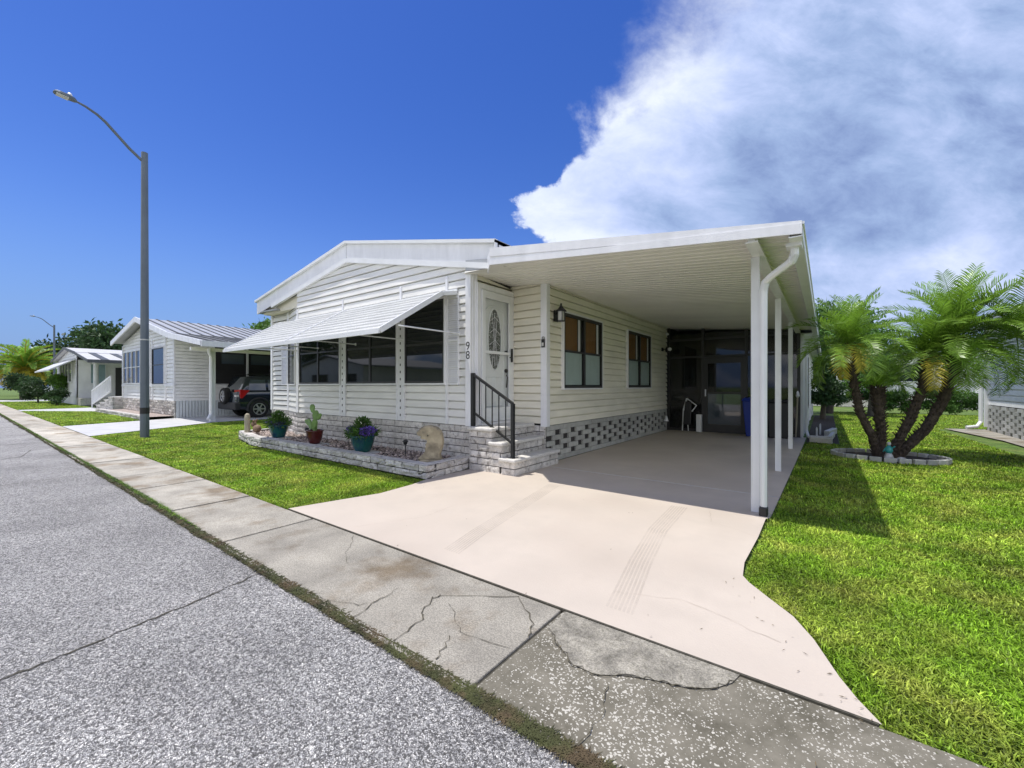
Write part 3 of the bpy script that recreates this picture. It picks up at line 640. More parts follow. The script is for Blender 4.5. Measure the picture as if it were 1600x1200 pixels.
# ---- carport roof (part of the home)
def cz(x): return 3.125-.087*(x+3.9)     # underside
CY0,CY1=4.56,13.45
def ctop(x): return 3.33-.129*(x+4.06)
ce=MB(); xL,xR=-4.72,-.168
prof=[]; y=CY0+.05
while y<CY1-.2:
    prof+=[(y,0),(y+.105,0),(y+.113,.024),(y+.142,.024)]; y+=.15
prof.append((CY1,0))
vs=[];
for (y,dz) in prof: xa=xL if y>5.0 else -3.80-.42*(y-4.56)/.44; vs+=[(xa,y,cz(xa)+dz),(xR+.0,y,cz(xR)+dz)]
ce.add(vs,[(2*i,2*i+1,2*i+3,2*i+2) for i in range(len(prof)-1)])
ce.build('carport_ceiling',M['ceiling'],H,fix=False)
cf=MB()
# front fascia, two planes: face and lower return
X0=-3.80
rakepiece(cf,X0,xR,CY0,CY0+.03,ctop(X0),ctop(xR),cz(X0)-.02,cz(xR)-.03)
rakepiece(cf,X0,xR,CY0-.015,CY0,ctop(X0)-.0,ctop(xR),ctop(X0)-.12,ctop(xR)-.075)
rakepiece(cf,X0,xR,CY0-.022,CY0+.0,cz(X0)+.0,cz(xR)+.0,cz(X0)-.06,cz(xR)-.09)
cf.build('carport_fascia',M['trim'],H)
ct=MB(); rakepiece(ct,xL,xR,5.04,CY1,ctop(xL)-.01,ctop(xR)-.01,cz(xL)+.04,cz(xR)+.04); rakepiece(ct,-3.79,xR,CY0+.03,5.04,ctop(-3.79)-.01,ctop(xR)-.01,cz(-3.79)+.04,cz(xR)+.04); ct.build('carport_roof',M['roof_metal'],H)
ct=MB(); rakepiece(ct,xL,-.2,CY1,24.3,ctop(xL)-.01,ctop(-.2)-.01,cz(xL)+.02,cz(-.2)+.02); ct.build('porch_roof',M['roof_metal'],H)
# filler between fascia left end and the gable
cf=MB(); cf.hexa([(-4.22,5.0,3.10),(X0,CY0,3.10),(X0,CY0+.03,3.10),(-4.22,5.03,3.10),(-4.22,5.0,3.35),(X0,CY0,3.30),(X0,CY0+.03,3.30),(-4.22,5.03,3.35)])
cf.build('carport_fascia',M['trim'],H)
cf=MB(); cf.add([(-4.75,5.0,3.19),(-4.22,5.0,3.15),(X0,CY0,3.115),(X0,5.12,3.115),(-4.75,5.12,3.19)],[(0,1,2,3,4)]); cf.build('entry_soffit',M['ceiling'],H,fix=False)
# beam, soffit band, gutter
bm_=MB(); bz=cz(-.57)
bm_.box(-.60,-.54,CY0+.03,CY1,2.735,bz-.002); bm_.box(-.625,-.515,CY0+.03,CY1,2.722,2.735)
bm_.build('carport_beam',M['trim'],H)
gu=MB(); gz=cz(-.2)
gu.box(-.27,-.17,CY0-.01,CY1+4.0,2.69,2.70); gu.box(-.175,-.165,CY0+.03,CY1+4,2.70,2.81); gu.box(-.165,-.152,CY0+.0,CY1+4,2.80,2.825)
gu.box(-.272,-.262,CY0+.03,CY1+4,2.70,gz-.004)
gu.add([(-.50,y,2.79-.0) for y in (CY0+.1,CY0+.1)]+[(-.51,CY0+.1,2.80)],[(0,1,2)])
gu.build('gutter',M['white_metal'],H)
# tall posts
for i,Y in enumerate((5.17,7.84,10.76)):
    p=MB(); X=-.60; w=.037
    p.box(X-w,X+w,Y-w,Y+w,.0,2.722); 
    for sx in (-1,1):
        p.box(X+sx*w-.004,X+sx*w+.004,Y-w-.006,Y-w+.018,.0,2.72)
    p.build('carport_post',M['white_metal'],H,bevel=.004)
ds=MB()
c=[(-.235,4.78,2.69),(-.235,4.78,2.60),(-.26,4.80,2.54),(-.44,4.97,2.46),(-.50,5.03,2.42),(-.515,5.045,2.34),(-.515,5.045,1.0),(-.515,5.045,.10)]
ds.tube(c,[.036,.036,.037,.036,.037,.037,.034,.034],8)
d_=ds.build('downspout',M['white_metal'],H)
for a,b in ((1,2),(4,5)):
    el=MB()
    A=Vector(c[a]);B=Vector(c[b])
    for k in range(6): q=A.lerp(B,k/5); dd=(B-A).normalized()*.004; el.tube([q-dd,q+dd],.041,8)
    el.build('elbow_crimp',M['white_metal'],d_)
el=MB(); el.box(-.555,-.475,5.0,5.085,.0,.10); el.build('outlet_boot',M['black'],d_,bevel=.015)
el=MB(); el.box(-.30,-.175,4.70,4.86,2.655,2.69); el.build('gutter_outlet',M['trim'],d_)

# ---- foundation: split-face block and vent block
mo=MB(); 
mo.box(-10.40,-4.69,5.115,5.14,0,.69); mo.box(-12.44,-11.4,5.415,5.43,0,.69)
mo.hexa([(-11.44,5.40,0),(-10.40,5.115,0),(-10.38,5.14,0),(-11.42,5.42,0),(-11.44,5.40,.69),(-10.40,5.115,.69),(-10.38,5.14,.69),(-11.42,5.42,.69)])
mo.build('mortar',M['mortar'],H)
bl=MB()
blocks(bl,(-10.40,5.115),(-4.66,5.115),0,.695)
blocks(bl,(-11.44,5.40),(-10.40,5.115),0,.695)
blocks(bl,(-12.47,5.415),(-11.44,5.415),0,.695,rough=.014)
blocks(bl,(-4.69,5.10),(-4.69,5.35),0,.69)
bl.build('stone_skirt',M['stone'],H)
vb=MB(); Y=6.23; row=0; rh=.093
nrow=7
for r in range(nrow):
    z0=r*rh; y=6.22+((r%2)*.29) - .58
    while y<13.1:
        a=max(y+.20,6.22) if y+.2<13.1 else 13.1; b=min(y+.58,13.15)
        if r in (0,nrow-1): a=max(y,6.22)
        if b-a>.02: vb.box(-3.99,-3.895+rnd(-.003,.003),a+.003,b-.003,z0+.003,z0+rh-.003,1+rnd(-.13,.13))
        y+=.58
vb.build('vent_block_skirt',M['ventblock'],H)
vm=MB(); vm.box(-4.0,-3.97,6.22,13.15,0,.66); vm.build('mortar',M['mortar'],H)
for r in range(6): pass
bl=MB(); blocks(bl,(-4.6,6.195),(-3.9,6.195),0,.66); bl.build('stone_skirt',M['stone'],H)
# side windows with casing, curtains and frosted film
SA,SB=(-3.9,6.2),(-3.9,13.1)
def side_win(s0,s1):
    w=window(H,SA,SB,s0,s1,1.31,2.70,mull=((s0+s1)/2,),rail=(2.0,),outer=M['trim'],fw=.05,gm=M['clear'],out=.06)
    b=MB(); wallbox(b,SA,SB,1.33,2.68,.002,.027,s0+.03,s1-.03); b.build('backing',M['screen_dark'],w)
    mid=(s0+s1)/2
    for a,bb in ((s0,mid),(mid,s1)):
        f=MB(); wallbox(f,SA,SB,1.37,1.98,.0272,.0282,a+.07,bb-.07); f.build('frosted_film',M['frost'],w)
        f=MB(); wallbox(f,SA,SB,2.02,2.64,.0272,.0282,a+.09,bb-.26); f.build('curtain',M['curtain'],w)
        f=MB(); wallbox(f,SA,SB,2.02,2.64,.0272,.0284,bb-.22,bb-.13); f.build('blind',M['trim'],w)
    return w
side_win(.53,2.17); side_win(3.65,5.30)
# entry door
D=MB(); D.box(-4.66,-4.635,5.22,6.19,.70,3.02); door=D.build('entry_door',M['door'],H)
fr=MB()
fr.box(-4.64,-4.585,5.19,5.27,.70,3.06); fr.box(-4.64,-4.585,6.12,6.195,.70,3.06); fr.box(-4.64,-4.585,5.27,6.12,2.97,3.06); fr.box(-4.65,-4.57,5.27,6.12,.69,.73)
fr.build('door_frame',M['trim'],door)
st=MB()
st.box(-4.60,-4.565,5.28,5.37,.74,2.96); st.box(-4.60,-4.565,6.02,6.115,.74,2.96); st.box(-4.60,-4.565,5.37,6.02,2.84,2.96); st.box(-4.60,-4.565,5.37,6.02,.74,.98); st.box(-4.598,-4.562,5.37,6.02,1.90,1.95)
st.build('storm_door_frame',M['white_metal'],door,bevel=.004)
gl=MB(); gl.add([(-4.583,5.36,.97),(-4.583,6.03,.97),(-4.583,6.03,2.85),(-4.583,5.36,2.85)],[(0,1,2,3)]); gl.build('storm_glass',M['clear'],door)
ov=MB(); cy,czz,ry,rz=5.68,2.16,.165,.52
ov.prism([(-4.634,cy+ry*math.cos(a),czz+rz*math.sin(a)) for a in np.linspace(0,2*math.pi,33)[:-1]],(.008,0,0)); ov.build('oval_glass',M['leaded'],door)
mo_=MB()
mo_.tube([(-4.628,cy+(ry+.02)*math.cos(a),czz+(rz+.02)*math.sin(a)) for a in np.linspace(0,2*math.pi,41)],.014,6,False)
arch=[(-4.63,5.42,.95),(-4.63,5.42,2.55)]+[(-4.63,5.68-.2*math.cos(a)-(.06*math.cos(a)),2.58+.16*math.sin(a)) for a in np.linspace(0,math.pi,13)]+[(-4.63,5.94,2.55),(-4.63,5.94,.95),(-4.63,5.42,.95)]
mo_.tube(arch,.012,6,False)
for y0,y1,z0,z1 in ((5.46,5.64,1.0,1.5),(5.70,5.90,1.0,1.5)):
    mo_.tube([(-4.63,y0,z0),(-4.63,y1,z0),(-4.63,y1,z1),(-4.63,y0,z1),(-4.63,y0,z0)],.009,6,False)
mo_.build('moulding',M['door'],door)
ld=MB()
for k in (-.07,0,.07): ld.tube([(-4.623,cy+k,czz-rz*.9),(-4.623,cy+k*.3,czz),(-4.623,cy+k,czz+rz*.9)],.004,4)
for z in (-.3,-.1,.1,.3): ld.tube([(-4.623,cy-ry*.85,czz+z),(-4.623,cy,czz+z+.09),(-4.623,cy+ry*.85,czz+z)],.004,4)
ld.build('lead_lines',M['trim'],door)
hd=MB(); hd.box(-4.56,-4.53,6.06,6.085,1.78,2.02); hd.tube([(-4.55,6.07,1.86),(-4.52,6.03,1.86),(-4.52,5.98,1.86)],.01,6); hd.build('handle',M['black'],door); hd=MB()
hd.tube([(-4.62,5.98,1.95),(-4.60,5.98,1.95)],.035,10); hd.build('deadbolt',M['black'],door); hd=MB(); hd.tube([(-4.62,5.98,1.62),(-4.59,5.98,1.62)],.035,10); hd.tube([(-4.60,5.98,1.55),(-4.575,5.98,1.5),(-4.60,5.98,1.32)],.01,6)
hd.build('door_knob',M['black'],door)
# house numerals on the corner post
text_part('house_number','9',.19,(-4.690,5.064,2.00),(R(90),0,0),M['black'],H)
text_part('house_number','8',.19,(-4.690,5.064,1.85),(R(90),0,0),M['black'],H)
# wall lamps, key box
lm=MB(); lm.box(-3.88,-3.86,6.42,6.56,2.50,2.70); lm.box(-3.80,-3.66,6.36,6.50,2.66,2.68); lm.lathe((-3.73,6.43,2.68),[(.09,0),(.05,.04),(.015,.09),(.02,.12),(.0,.13)],8); lm.bar((-3.87,6.47,2.62),(-3.78,6.44,2.67),.02,.02)
for a in range(4): 
    x_=-3.73+.06*math.cos(a*math.pi/2+.78); y_=6.43+.06*math.sin(a*math.pi/2+.78); lm.tube([(x_,y_,2.67),(x_*1.0,y_,2.50)],.007,4)
lm.box(-3.785,-3.675,6.375,6.485,2.485,2.50)
wl=lm.build('wall_lantern',M['black'],H); g=MB(); g.box(-3.77,-3.69,6.39,6.47,2.50,2.66); g.build('lantern_glass',M['lens'],wl)
lm=MB(); lm.box(-3.88,-3.85,12.55,12.66,2.38,2.48); lm.tube([(-3.86,12.6,2.43),(-3.76,12.68,2.44)],.012,6); lm.lathe((-3.74,12.72,2.34),[(.03,.16),(.07,.14),(.085,.08),(.07,.02),(.03,.0)],12)
wl=lm.build('wall_lantern',M['black'],H); g=MB(); g.tube([(-3.70,12.68,2.43),(-3.655,12.63,2.43)],.05,10); g.build('lantern_glass',M['white_metal'],wl)
kb=MB(); kb.box(-3.955,-3.895,6.135,6.168,2.02,2.16); kb.tube([(-3.945,6.15,2.16),(-3.945,6.15,2.20),(-3.905,6.15,2.20),(-3.905,6.15,2.16)],.006,6)
k_=kb.build('key_box',M['black'],H,bevel=.004); g=MB(); g.box(-3.943,-3.907,6.130,6.135,2.04,2.10); g.build('keypad',M['lens'],k_)
cm=MB(); cm.tube([(-3.87,12.98,2.95),(-3.80,12.90,2.90)],.035,8); cm.build('camera',M['trim'],H)
# hose bib guard / white cone at the far skirt
cm=MB(); cm.lathe((-3.80,12.75,.30),[(.07,0),(.02,.16)],8); cm.build('tap_cover',M['trim'],H)

# ---- awning over the front windows
aw=MB(); AX0,AX1=-10.47,-4.93; Yt,Zt,Yo,Zo=4.74,2.83,3.55,2.10
n=10
aw.add([(AX0,5.08,2.93),(AX1,5.08,2.93),(AX1,Yt,Zt+.03),(AX0,Yt,Zt+.03)],[(0,1,2,3)])
for i in range(n):
    t0=i/n; t1=(i+1)/n
    y0=Yt+(Yo-Yt)*t0; z0=Zt+(Zo-Zt)*t0+.03; y1=Yt+(Yo-Yt)*t1; z1=Zt+(Zo-Zt)*t1+.03; dr=.024
    ym=y0*.45+y1*.55; zm=z0*.45+(z1+dr)*.55
    aw.add([(AX0,y0,z0),(AX1,y0,z0),(AX1,ym,zm+.003),(AX0,ym,zm+.003)],[(0,1,2,3)])
    aw.add([(AX0,ym,zm+.003),(AX1,ym,zm+.003),(AX1,ym-.002,zm-.006),(AX0,ym-.002,zm-.006),(AX1,y1,z1+dr),(AX0,y1,z1+dr),(AX1,y1+.001,z1),(AX0,y1+.001,z1)],[(0,1,2,3),(3,2,4,5),(5,4,6,7)])
awn=aw.build('awning',M['awning'],H,fix=False)
for X in (AX0,AX1-.04,-7.72):
    ae=MB(); ae.bar((X+.02,Yt,Zt+.02),(X+.02,Yo,Zo+.02),.035,.075); ae.bar((X+.02,Yt,Zt+.01),(X+.02,5.07,2.91),.035,.06); ae.build('rafter',M['white_metal'],awn)
ae=MB(); ae.box(AX0,AX1,Yo-.03,Yo-.004,Zo-.02,Zo+.03); ae.build('front_rail',M['white_metal'],awn)
ae=MB(); ae.box(AX0,AX1,5.055,5.085,2.93,2.98); ae.build('wall_rail',M['white_metal'],awn)
for xa in (-4.91,-6.40,-7.9,-9.4,-10.4):
    s_=MB(); s_.tube([(xa,3.84,2.22),(xa+.03,5.06,2.22)],.012,6); s_.tube([(xa+.03,5.07,2.2),(xa+.03,5.05,2.24)],.02,6); s_.build('support_arm',M['white_metal'],awn)

# ---- rear screened porch of the carport
YS=13.2
ps=MB()
for X in (-3.86,-2.88,-1.76,-.56): ps.box(X-.035,X+.035,YS-.03,YS+.04,.0,cz(X)-.004)
for (xa,xb) in ((-3.825,-2.915),(-2.845,-1.795),(-1.725,-.595)):
    ps.box(xa,xb,YS-.02,YS+.03,2.18,2.24); ps.box(xa,xb,YS-.02,YS+.03,.006,.08)
    ps.box(xa,xb,YS-.02,YS+.03,2.70,2.76)
ps.build('porch_frame',M['bronze'],H)
sc=MB()
for (xa,xb) in ((-3.825,-2.915),(-1.725,-.595)): 
    sc.box(xa,xb,YS,YS+.004,.08,2.18)
for (xa,xb) in ((-3.825,-2.915),(-2.845,-1.795),(-1.725,-.595)): sc.box(xa,xb,YS,YS+.004,2.24,2.70); sc.box(xa,xb,YS,YS+.004,2.76,2.9)
sc.build('porch_glazing',M['screen'],H)
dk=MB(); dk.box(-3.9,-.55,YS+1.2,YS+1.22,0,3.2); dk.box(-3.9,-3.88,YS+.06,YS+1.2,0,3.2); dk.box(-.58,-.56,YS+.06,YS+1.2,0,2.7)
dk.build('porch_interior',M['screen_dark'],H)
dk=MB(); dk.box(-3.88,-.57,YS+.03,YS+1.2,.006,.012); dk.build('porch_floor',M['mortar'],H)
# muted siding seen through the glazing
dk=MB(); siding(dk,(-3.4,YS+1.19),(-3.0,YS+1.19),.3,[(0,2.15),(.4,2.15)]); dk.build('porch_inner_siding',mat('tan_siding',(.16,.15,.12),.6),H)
pd=MB()
xa,xb=-2.845,-1.795
pd.box(xa,xa+.10,YS-.035,YS+.0,.03,2.17); pd.box(xb-.10,xb,YS-.035,YS+.0,.03,2.17); pd.box(xa+.1,xb-.1,YS-.035,YS,.03,.25); pd.box(xa+.1,xb-.1,YS-.035,YS,2.0,2.17); pd.box(xa+.1,xb-.1,YS-.035,YS,1.12,1.18)
pdo=pd.build('porch_door',M['bronze'],H)
g=MB(); g.box(xa+.1,xb-.1,YS-.02,YS-.016,.25,1.12); g.build('lower_pane',M['glass_bright'],pdo)
g=MB(); g.box(xa+.1,xb-.1,YS-.02,YS-.016,1.18,2.0); g.build('upper_pane',M['screen'],pdo)
g=MB(); g.box(xa+.03,xa+.06,YS-.07,YS-.035,1.05,1.25); g.build('handle',M['alloy'],pdo)
# east wall of the rear porch, white panels with a dark window
RW0,RW1=(-.5,13.25),(-.5,24)
rw=MB(); wallbox(rw,RW0,RW1,.0,2.68,-.04,0); 
rw.build('rear_wall',M['trim'],H)
for q_ in (0,.55,1.2,4.1,4.8,7.2,10.6): rb=MB(); wallbox(rb,RW0,RW1,.0,2.68,.0,.035,q_,q_+.09); rb.build('batten',M['white_metal'],H)
window(H,RW0,RW1,1.35,4.05,.62,2.30,mull=(2.2,3.1),rail=(1.45,),gm=M['glass'])
rr=MB(); rr.box(-.56,-.28,CY1+.02,24.3,2.70,2.74); rr.box(-.2,-.15,CY1+4,24.3,2.60,2.80); rr.build('rear_eave',M['trim'],H)
rd=MB(); rd.tube([(-.40,13.32,2.5),(-.40,13.32,.2),(-.36,13.2,.06),(-.30,13.0,.04)],.035,8); rd.build('downspout',M['white_metal'],H)

# ------------------------------------------------------------------ entry steps with railing
S=thing('entry_steps','three stone block steps with pale treads and a black handrail below the front door','steps',(-4.2,5.6,0))
mb=MB()
tiers=[(-4.62,-4.16,5.02,6.16,.0,.64),(-4.16,-3.96,5.02,6.16,.0,.43),(-3.96,-3.72,5.02,6.16,.0,.20)]
for x0,x1,y0,y1,z0,z1 in tiers: mb.box(x0+.012,x1-.012 if x1>-3.8 else x1,y0+.03,y1,z0,z1)
mb.build('mortar',M['mortar'],S)
bl=MB()
blocks(bl,(-4.62,5.045),(-4.16,5.045),0,.64,course=.105,length=.36); blocks(bl,(-4.16,5.045),(-3.96,5.045),0,.43,course=.105,length=.36,phase=1); blocks(bl,(-3.96,5.045),(-3.72,5.045),0,.20,course=.1,length=.36)
blocks(bl,(-4.175,5.03),(-4.175,6.16),.43,.64,course=.105); blocks(bl,(-3.975,5.03),(-3.975,6.16),.20,.43,course=.11); blocks(bl,(-3.735,5.03),(-3.735,6.30),0,.20,course=.1)
bl.build('block_riser',M['stone'],S)
for x0,x1,z in ((-4.63,-4.11,.64),(-4.19,-3.91,.43),(-3.99,-3.67,.20)):
    t=MB(); t.box(x0,x1,4.97,6.17 if z>.3 else 6.32,z,z+.055); 
    t.build('tread',M['cap'],S,bevel=.018)
# handrail
hr=MB(); A=(-4.60,5.09,.69); B=(-3.80,5.10,.255)
hr.bar(A,(A[0],A[1],1.56),.055,.055); hr.bar(B,(B[0],B[1],1.08),.05,.05)
hr.bar((A[0],A[1],1.54),(B[0],B[1],1.08),.045,.035); hr.bar((A[0],A[1],.93),(B[0],B[1],.47),.03,.03)
for k in range(1,6):
    t=k/6; x_=A[0]+(B[0]-A[0])*t; hr.bar((x_,5.095,.93-.46*t),(x_,5.095,1.54-.46*t),.014,.014)
hr.box(-3.86,-3.74,5.04,5.16,.255,.263); hr.bar((-4.60,5.09,1.45),(-4.66,5.1,1.45),.025,.025)
hr.build('handrail',M['black'],S)

# ------------------------------------------------------------------ raised planter
PL=thing('raised_planter','long low split stone planter bed running below the front windows','planter',(-8.5,4.5,0))
P=[(-12.05,5.30),(-12.05,4.42),(-10.55,4.10),(-4.60,4.10),(-4.66,5.05)]
bl=MB(); segs=list(zip(P[:-1],P[1:]))
for a,b in segs: blocks(bl,a,b,0,.20,course=.10,length=.40,depth=.015,rough=.012)
mo=MB()
def inset(a,b,d):
    v=Vector((b[0]-a[0],b[1]-a[1])).normalized(); n=Vector((-v.y,v.x)); return (a[0]+n.x*d,a[1]+n.y*d),(b[0]+n.x*d,b[1]+n.y*d)
cap=MB()
for a,b in segs:
    a2,b2=inset(a,b,.17)
    mo.hexa([(*a,0),(*b,0),(*b2,0),(*a2,0),(*a,.195),(*b,.195),(*b2,.195),(*a2,.195)])
    Ln=math.dist(a,b); k=max(1,round(Ln/.4)); 
    for i in range(k):
        t0=(i+.012)/k; t1=(i+.988)/k
        L_=lambda p,q,t:(p[0]+(q[0]-p[0])*t,p[1]+(q[1]-p[1])*t)
        z=.203+rnd(-.003,.003)
        q=[L_(a,b,t0),L_(a,b,t1),L_(a2,b2,t1),L_(a2,b2,t0)]
        cap.hexa([(*p,.1955) for p in q]+[(*p,z) for p in q],1+rnd(-.1,.1))
mo.build('mortar',M['mortar'],PL); bl.build('stone_border',M['stone'],PL); cap.build('coping',M['stone'],PL,bevel=.004)
so_=MB(); so_.add([(x,y,.13) for x,y in [(-11.95,5.38),(-11.95,4.5),(-10.5,4.2),(-4.7,4.2),(-4.72,5.1),(-10.4,5.1),(-11.4,5.38)]],[tuple(range(7))]); so_.build('planter_soil',M['soil'],PL,fix=False)
# gravel: thousands of pebbles in one object
pv_=[];pt=[]
ico=np.array([(0,0,1),(.9,0,.3),(.28,.85,.3),(-.72,.53,.3),(-.72,-.53,.3),(.28,-.85,.3),(.0,0,-.6)])
tri=[(0,1,2),(0,2,3),(0,3,4),(0,4,5),(0,5,1),(1,6,2),(2,6,3),(3,6,4),(4,6,5),(5,6,1)]
for _ in range(5200):
    x_=rnd(-11.85,-4.78); y_=rnd(4.27,5.07) if x_>-10.4 else rnd(4.30+(-10.4-x_)*.2,5.30)
    s=rnd(.012,.034); a=rnd(0,6.28); c_,s_=math.cos(a),math.sin(a)
    V_=ico*np.array([s,s*rnd(.6,1),s*rnd(.4,.8)])+RNG.normal(0,s*.1,(7,3))
    V_=np.stack([V_[:,0]*c_-V_[:,1]*s_,V_[:,0]*s_+V_[:,1]*c_,V_[:,2]],1)+np.array([x_,y_,.14+rnd(0,.025)])
    tn=rnd(.35,1.9)
    for t in tri: pv_.append(V_[list(t)]); pt.append(tn)
o=np_mesh('gravel',np.concatenate(pv_),3,M['pebble'],np.array(pt)); tag(o,'pinkish brown river gravel covering the planter bed','gravel',kind='stuff')
# paving tiles under the pots
for (x_,y_,w,lab) in ((-10.0,4.47,.24,'square white tile under the green pot of white flowers nearest the rabbit'),(-8.31,4.42,.27,'square white tile under the dark red cactus pot'),(-6.62,4.40,.28,'square white tile under the green pot of purple flowers'),(-4.92,4.50,.22,'square pale tile under the crescent moon sculpture')):
    t=MB(); t.box(x_-w,x_+w,y_-.2,y_+.2,.150,.178); o=t.build('paving_tile',M['white_conc'] ,bevel=.006); tag(o,lab,'tile','paving tiles in the gravel')

def quads_leaf(centers,dirs,lens,wids,norm_j=.5):
    """leaf blades: diamond quads along dirs"""
    n=len(centers); d=dirs/np.linalg.norm(dirs,axis=1,keepdims=True)
    r=RNG.normal(0,1,(n,3)); s=np.cross(d,r); s/=np.linalg.norm(s,axis=1,keepdims=True)+1e-9
    L_=lens[:,None]; W=wids[:,None]
    v=np.stack([centers,centers+d*L_*.5+s*W*.5,centers+d*L_,centers+d*L_*.5-s*W*.5],1)
    return v.reshape(-1,3)
def foliage(name,m,c,rad,n,ln,wd,parent,tonev=.35,up=.3):
    c=np.array(c); u=RNG.normal(0,1,(n,3)); u/=np.linalg.norm(u,axis=1,keepdims=True); rr=RNG.random(n)**(.45)
    p=c+u*rr[:,None]*np.array(rad); d=u+RNG.normal(0,.6,(n,3)); d[:,2]+=up
    v=quads_leaf(p,d,RNG.uniform(.6,1.3,n)*ln,RNG.uniform(.6,1.2,n)*wd)
    return np_mesh(name,v,4,m,RNG.uniform(1-tonev,1+tonev,n),parent)
def glazed_pot(loc,r,h,m,label,kind='pot'):
    T=thing('flower_pot',label,'flower pot',loc,'potted plants in the raised planter')
    p=MB(); p.lathe(loc,[(r*.58,0),(r*.66,h*.12),(r*.86,h*.5),(r*.97,h*.86),(r*1.02,h*.90),(r*1.04,h*.97),(r*.98,h),(r*.88,h*.99),(r*.86,h*.9)],28)
    p.build('pot',m,T,smooth=True)
    q=MB(); q.lathe(loc,[(r*.85,h*.86),(r*.84,h*.905)],20); q.build('potting_soil',M['soil'],T)
    return T
for (lo_,r,h,lab) in (((-6.62,4.40,.178),.215,.30,'green glazed pot overflowing with purple and white flowers, nearest the moon sculpture'),((-10.0,4.47,.178),.205,.29,'green glazed pot of dark leaves and small white flowers, beside the rabbit figure')):
    T=glazed_pot(lo_,r,h,M['pot_green'],lab)
    x_,y_,z_=lo_; zt=z_+h
    foliage('leaves',M['leaf_mid'],(x_,y_,zt+.04),(.27,.25,.10),900,.10,.022,T,up=.2)
    foliage('leaves',M['leaf_mid'],(x_,y_,zt+.16),(.13,.13,.14),700,.06,.03,T,up=.5)
    if r>.21:
        foliage('flowers',M['petal_p'],(x_-.18,y_-.03,zt+.08),(.13,.15,.07),420,.035,.03,T); foliage('flowers',M['petal_p'],(x_+.19,y_-.03,zt+.08),(.12,.15,.08),420,.035,.03,T)
    else: foliage('flowers',M['petal_p'],(x_,y_-.05,zt+.05),(.25,.2,.05),260,.035,.03,T)
    n_=70 if r>.21 else 90; a=RNG.normal(0,1,(n_,3)); a/=np.linalg.norm(a,axis=1,keepdims=True)
    foliage('blossoms',M['petal_w'],(x_,y_,zt+.17),(.15,.15,.14),130,.026,.026,T)
T=glazed_pot((-8.31,4.42,.178),.165,.28,M['pot_red'],'dark red glazed pot holding a tall prickly pear cactus')
cc=MB()
def pad(x,y,z,w,h,t,lean=0):
    vs=[];
    K=14
    for k in range(K):
        a=2*math.pi*k/K; px=w*math.cos(a)*(1 if math.sin(a)>0 else .75); pz=h*(math.sin(a)+1)
        vs.append((x+px*.8+lean*pz,y+px*.5,z+pz))
    front=[(v[0]-.3*t,v[1]-t,v[2]) for v in vs]; back=[(v[0]+.3*t,v[1]+t,v[2]) for v in vs]
    fs=[tuple(range(K)),tuple(range(2*K-1,K-1,-1))]+[(k,K+k,K+(k+1)%K,(k+1)%K) for k in range(K)]
    cc.add(front+back,fs)
for a in ((-7.9,4.42,.42,.055,.13,.018),(-7.88,4.42,.64,.06,.11,.016,.1),(-7.94,4.40,.80,.05,.09,.014,-.1),(-7.80,4.44,.66,.05,.07,.014,.4),(-8.0,4.40,.46,.045,.11,.013,-.5),(-7.85,4.37,.48,.055,.10,.015,.3),(-8.1,4.39,.54,.035,.06,.011,-.8)):
    pad(a[0]-.41,*a[1:])
cc.build('cactus',M['cactus'],T,bevel=.008)
# crescent moon sculpture: profile with brow, nose and chin, facing left
ST=thing('moon_sculpture','sand coloured crescent moon face sculpture standing at the right end of the planter','sculpture',(-4.92,4.50,.178))
out=[]
outer=[(-.17,.205),(-.13,.245),(-.07,.265),(0,.275),(.07,.262),(.13,.235),(.175,.19),(.20,.13),(.212,.06),(.212,-.01),(.20,-.08),(.18,-.14),(.165,-.19),(.17,-.235),(.19,-.27)]
inner=[(-.20,-.27),(-.165,-.235),(-.12,-.20),(-.085,-.16),(-.07,-.12),(-.075,-.085),(-.055,-.055),(-.07,-.03),(-.045,.0),(-.04,.04),(-.075,.06),(-.13,.065),(-.15,.085),(-.13,.11),(-.175,.12),(-.205,.135),(-.21,.165)]
poly=outer+inner
dx,dy=.82,.57
def sp(u,w,t): return (-4.97+u*dx+t*-dy,4.50+u*dy+t*dx,.178+.285+w)
m_=MB(); n_=len(poly); ctr=(.04,0)
rings=[]
for t,sc_ in ((-.075,.90),(-.055,.975),(-.02,1),(.02,1),(.055,.975),(.075,.90)):
    rings.append([sp(ctr[0]*(1-sc_)+p[0]*sc_,p[1]*sc_,t) for p in poly])
vs=[q for r_ in rings for q in r_]; fs=[]
for k in range(5):
    for i in range(n_): fs.append((k*n_+i,k*n_+(i+1)%n_,(k+1)*n_+(i+1)%n_,(k+1)*n_+i))
fs.append(tuple(range(n_-1,-1,-1))); fs.append(tuple(range(5*n_,6*n_)))
m_.add(vs,fs); m_.build('crescent',M['sandstone'],ST)
m_=MB(); m_.lathe((-4.97,4.50,.178),[(.21,0),(.21,.022),(.19,.03)],20,1,.7); m_.build('base',M['sandstone'],ST)
m_=MB(); q=sp(-.02,.115,-.078); m_.lathe((q[0],q[1],q[2]-.01),[(.004,0),(.014,.008),(.004,.018)],8); m_.build('eye',M['soil'],ST)
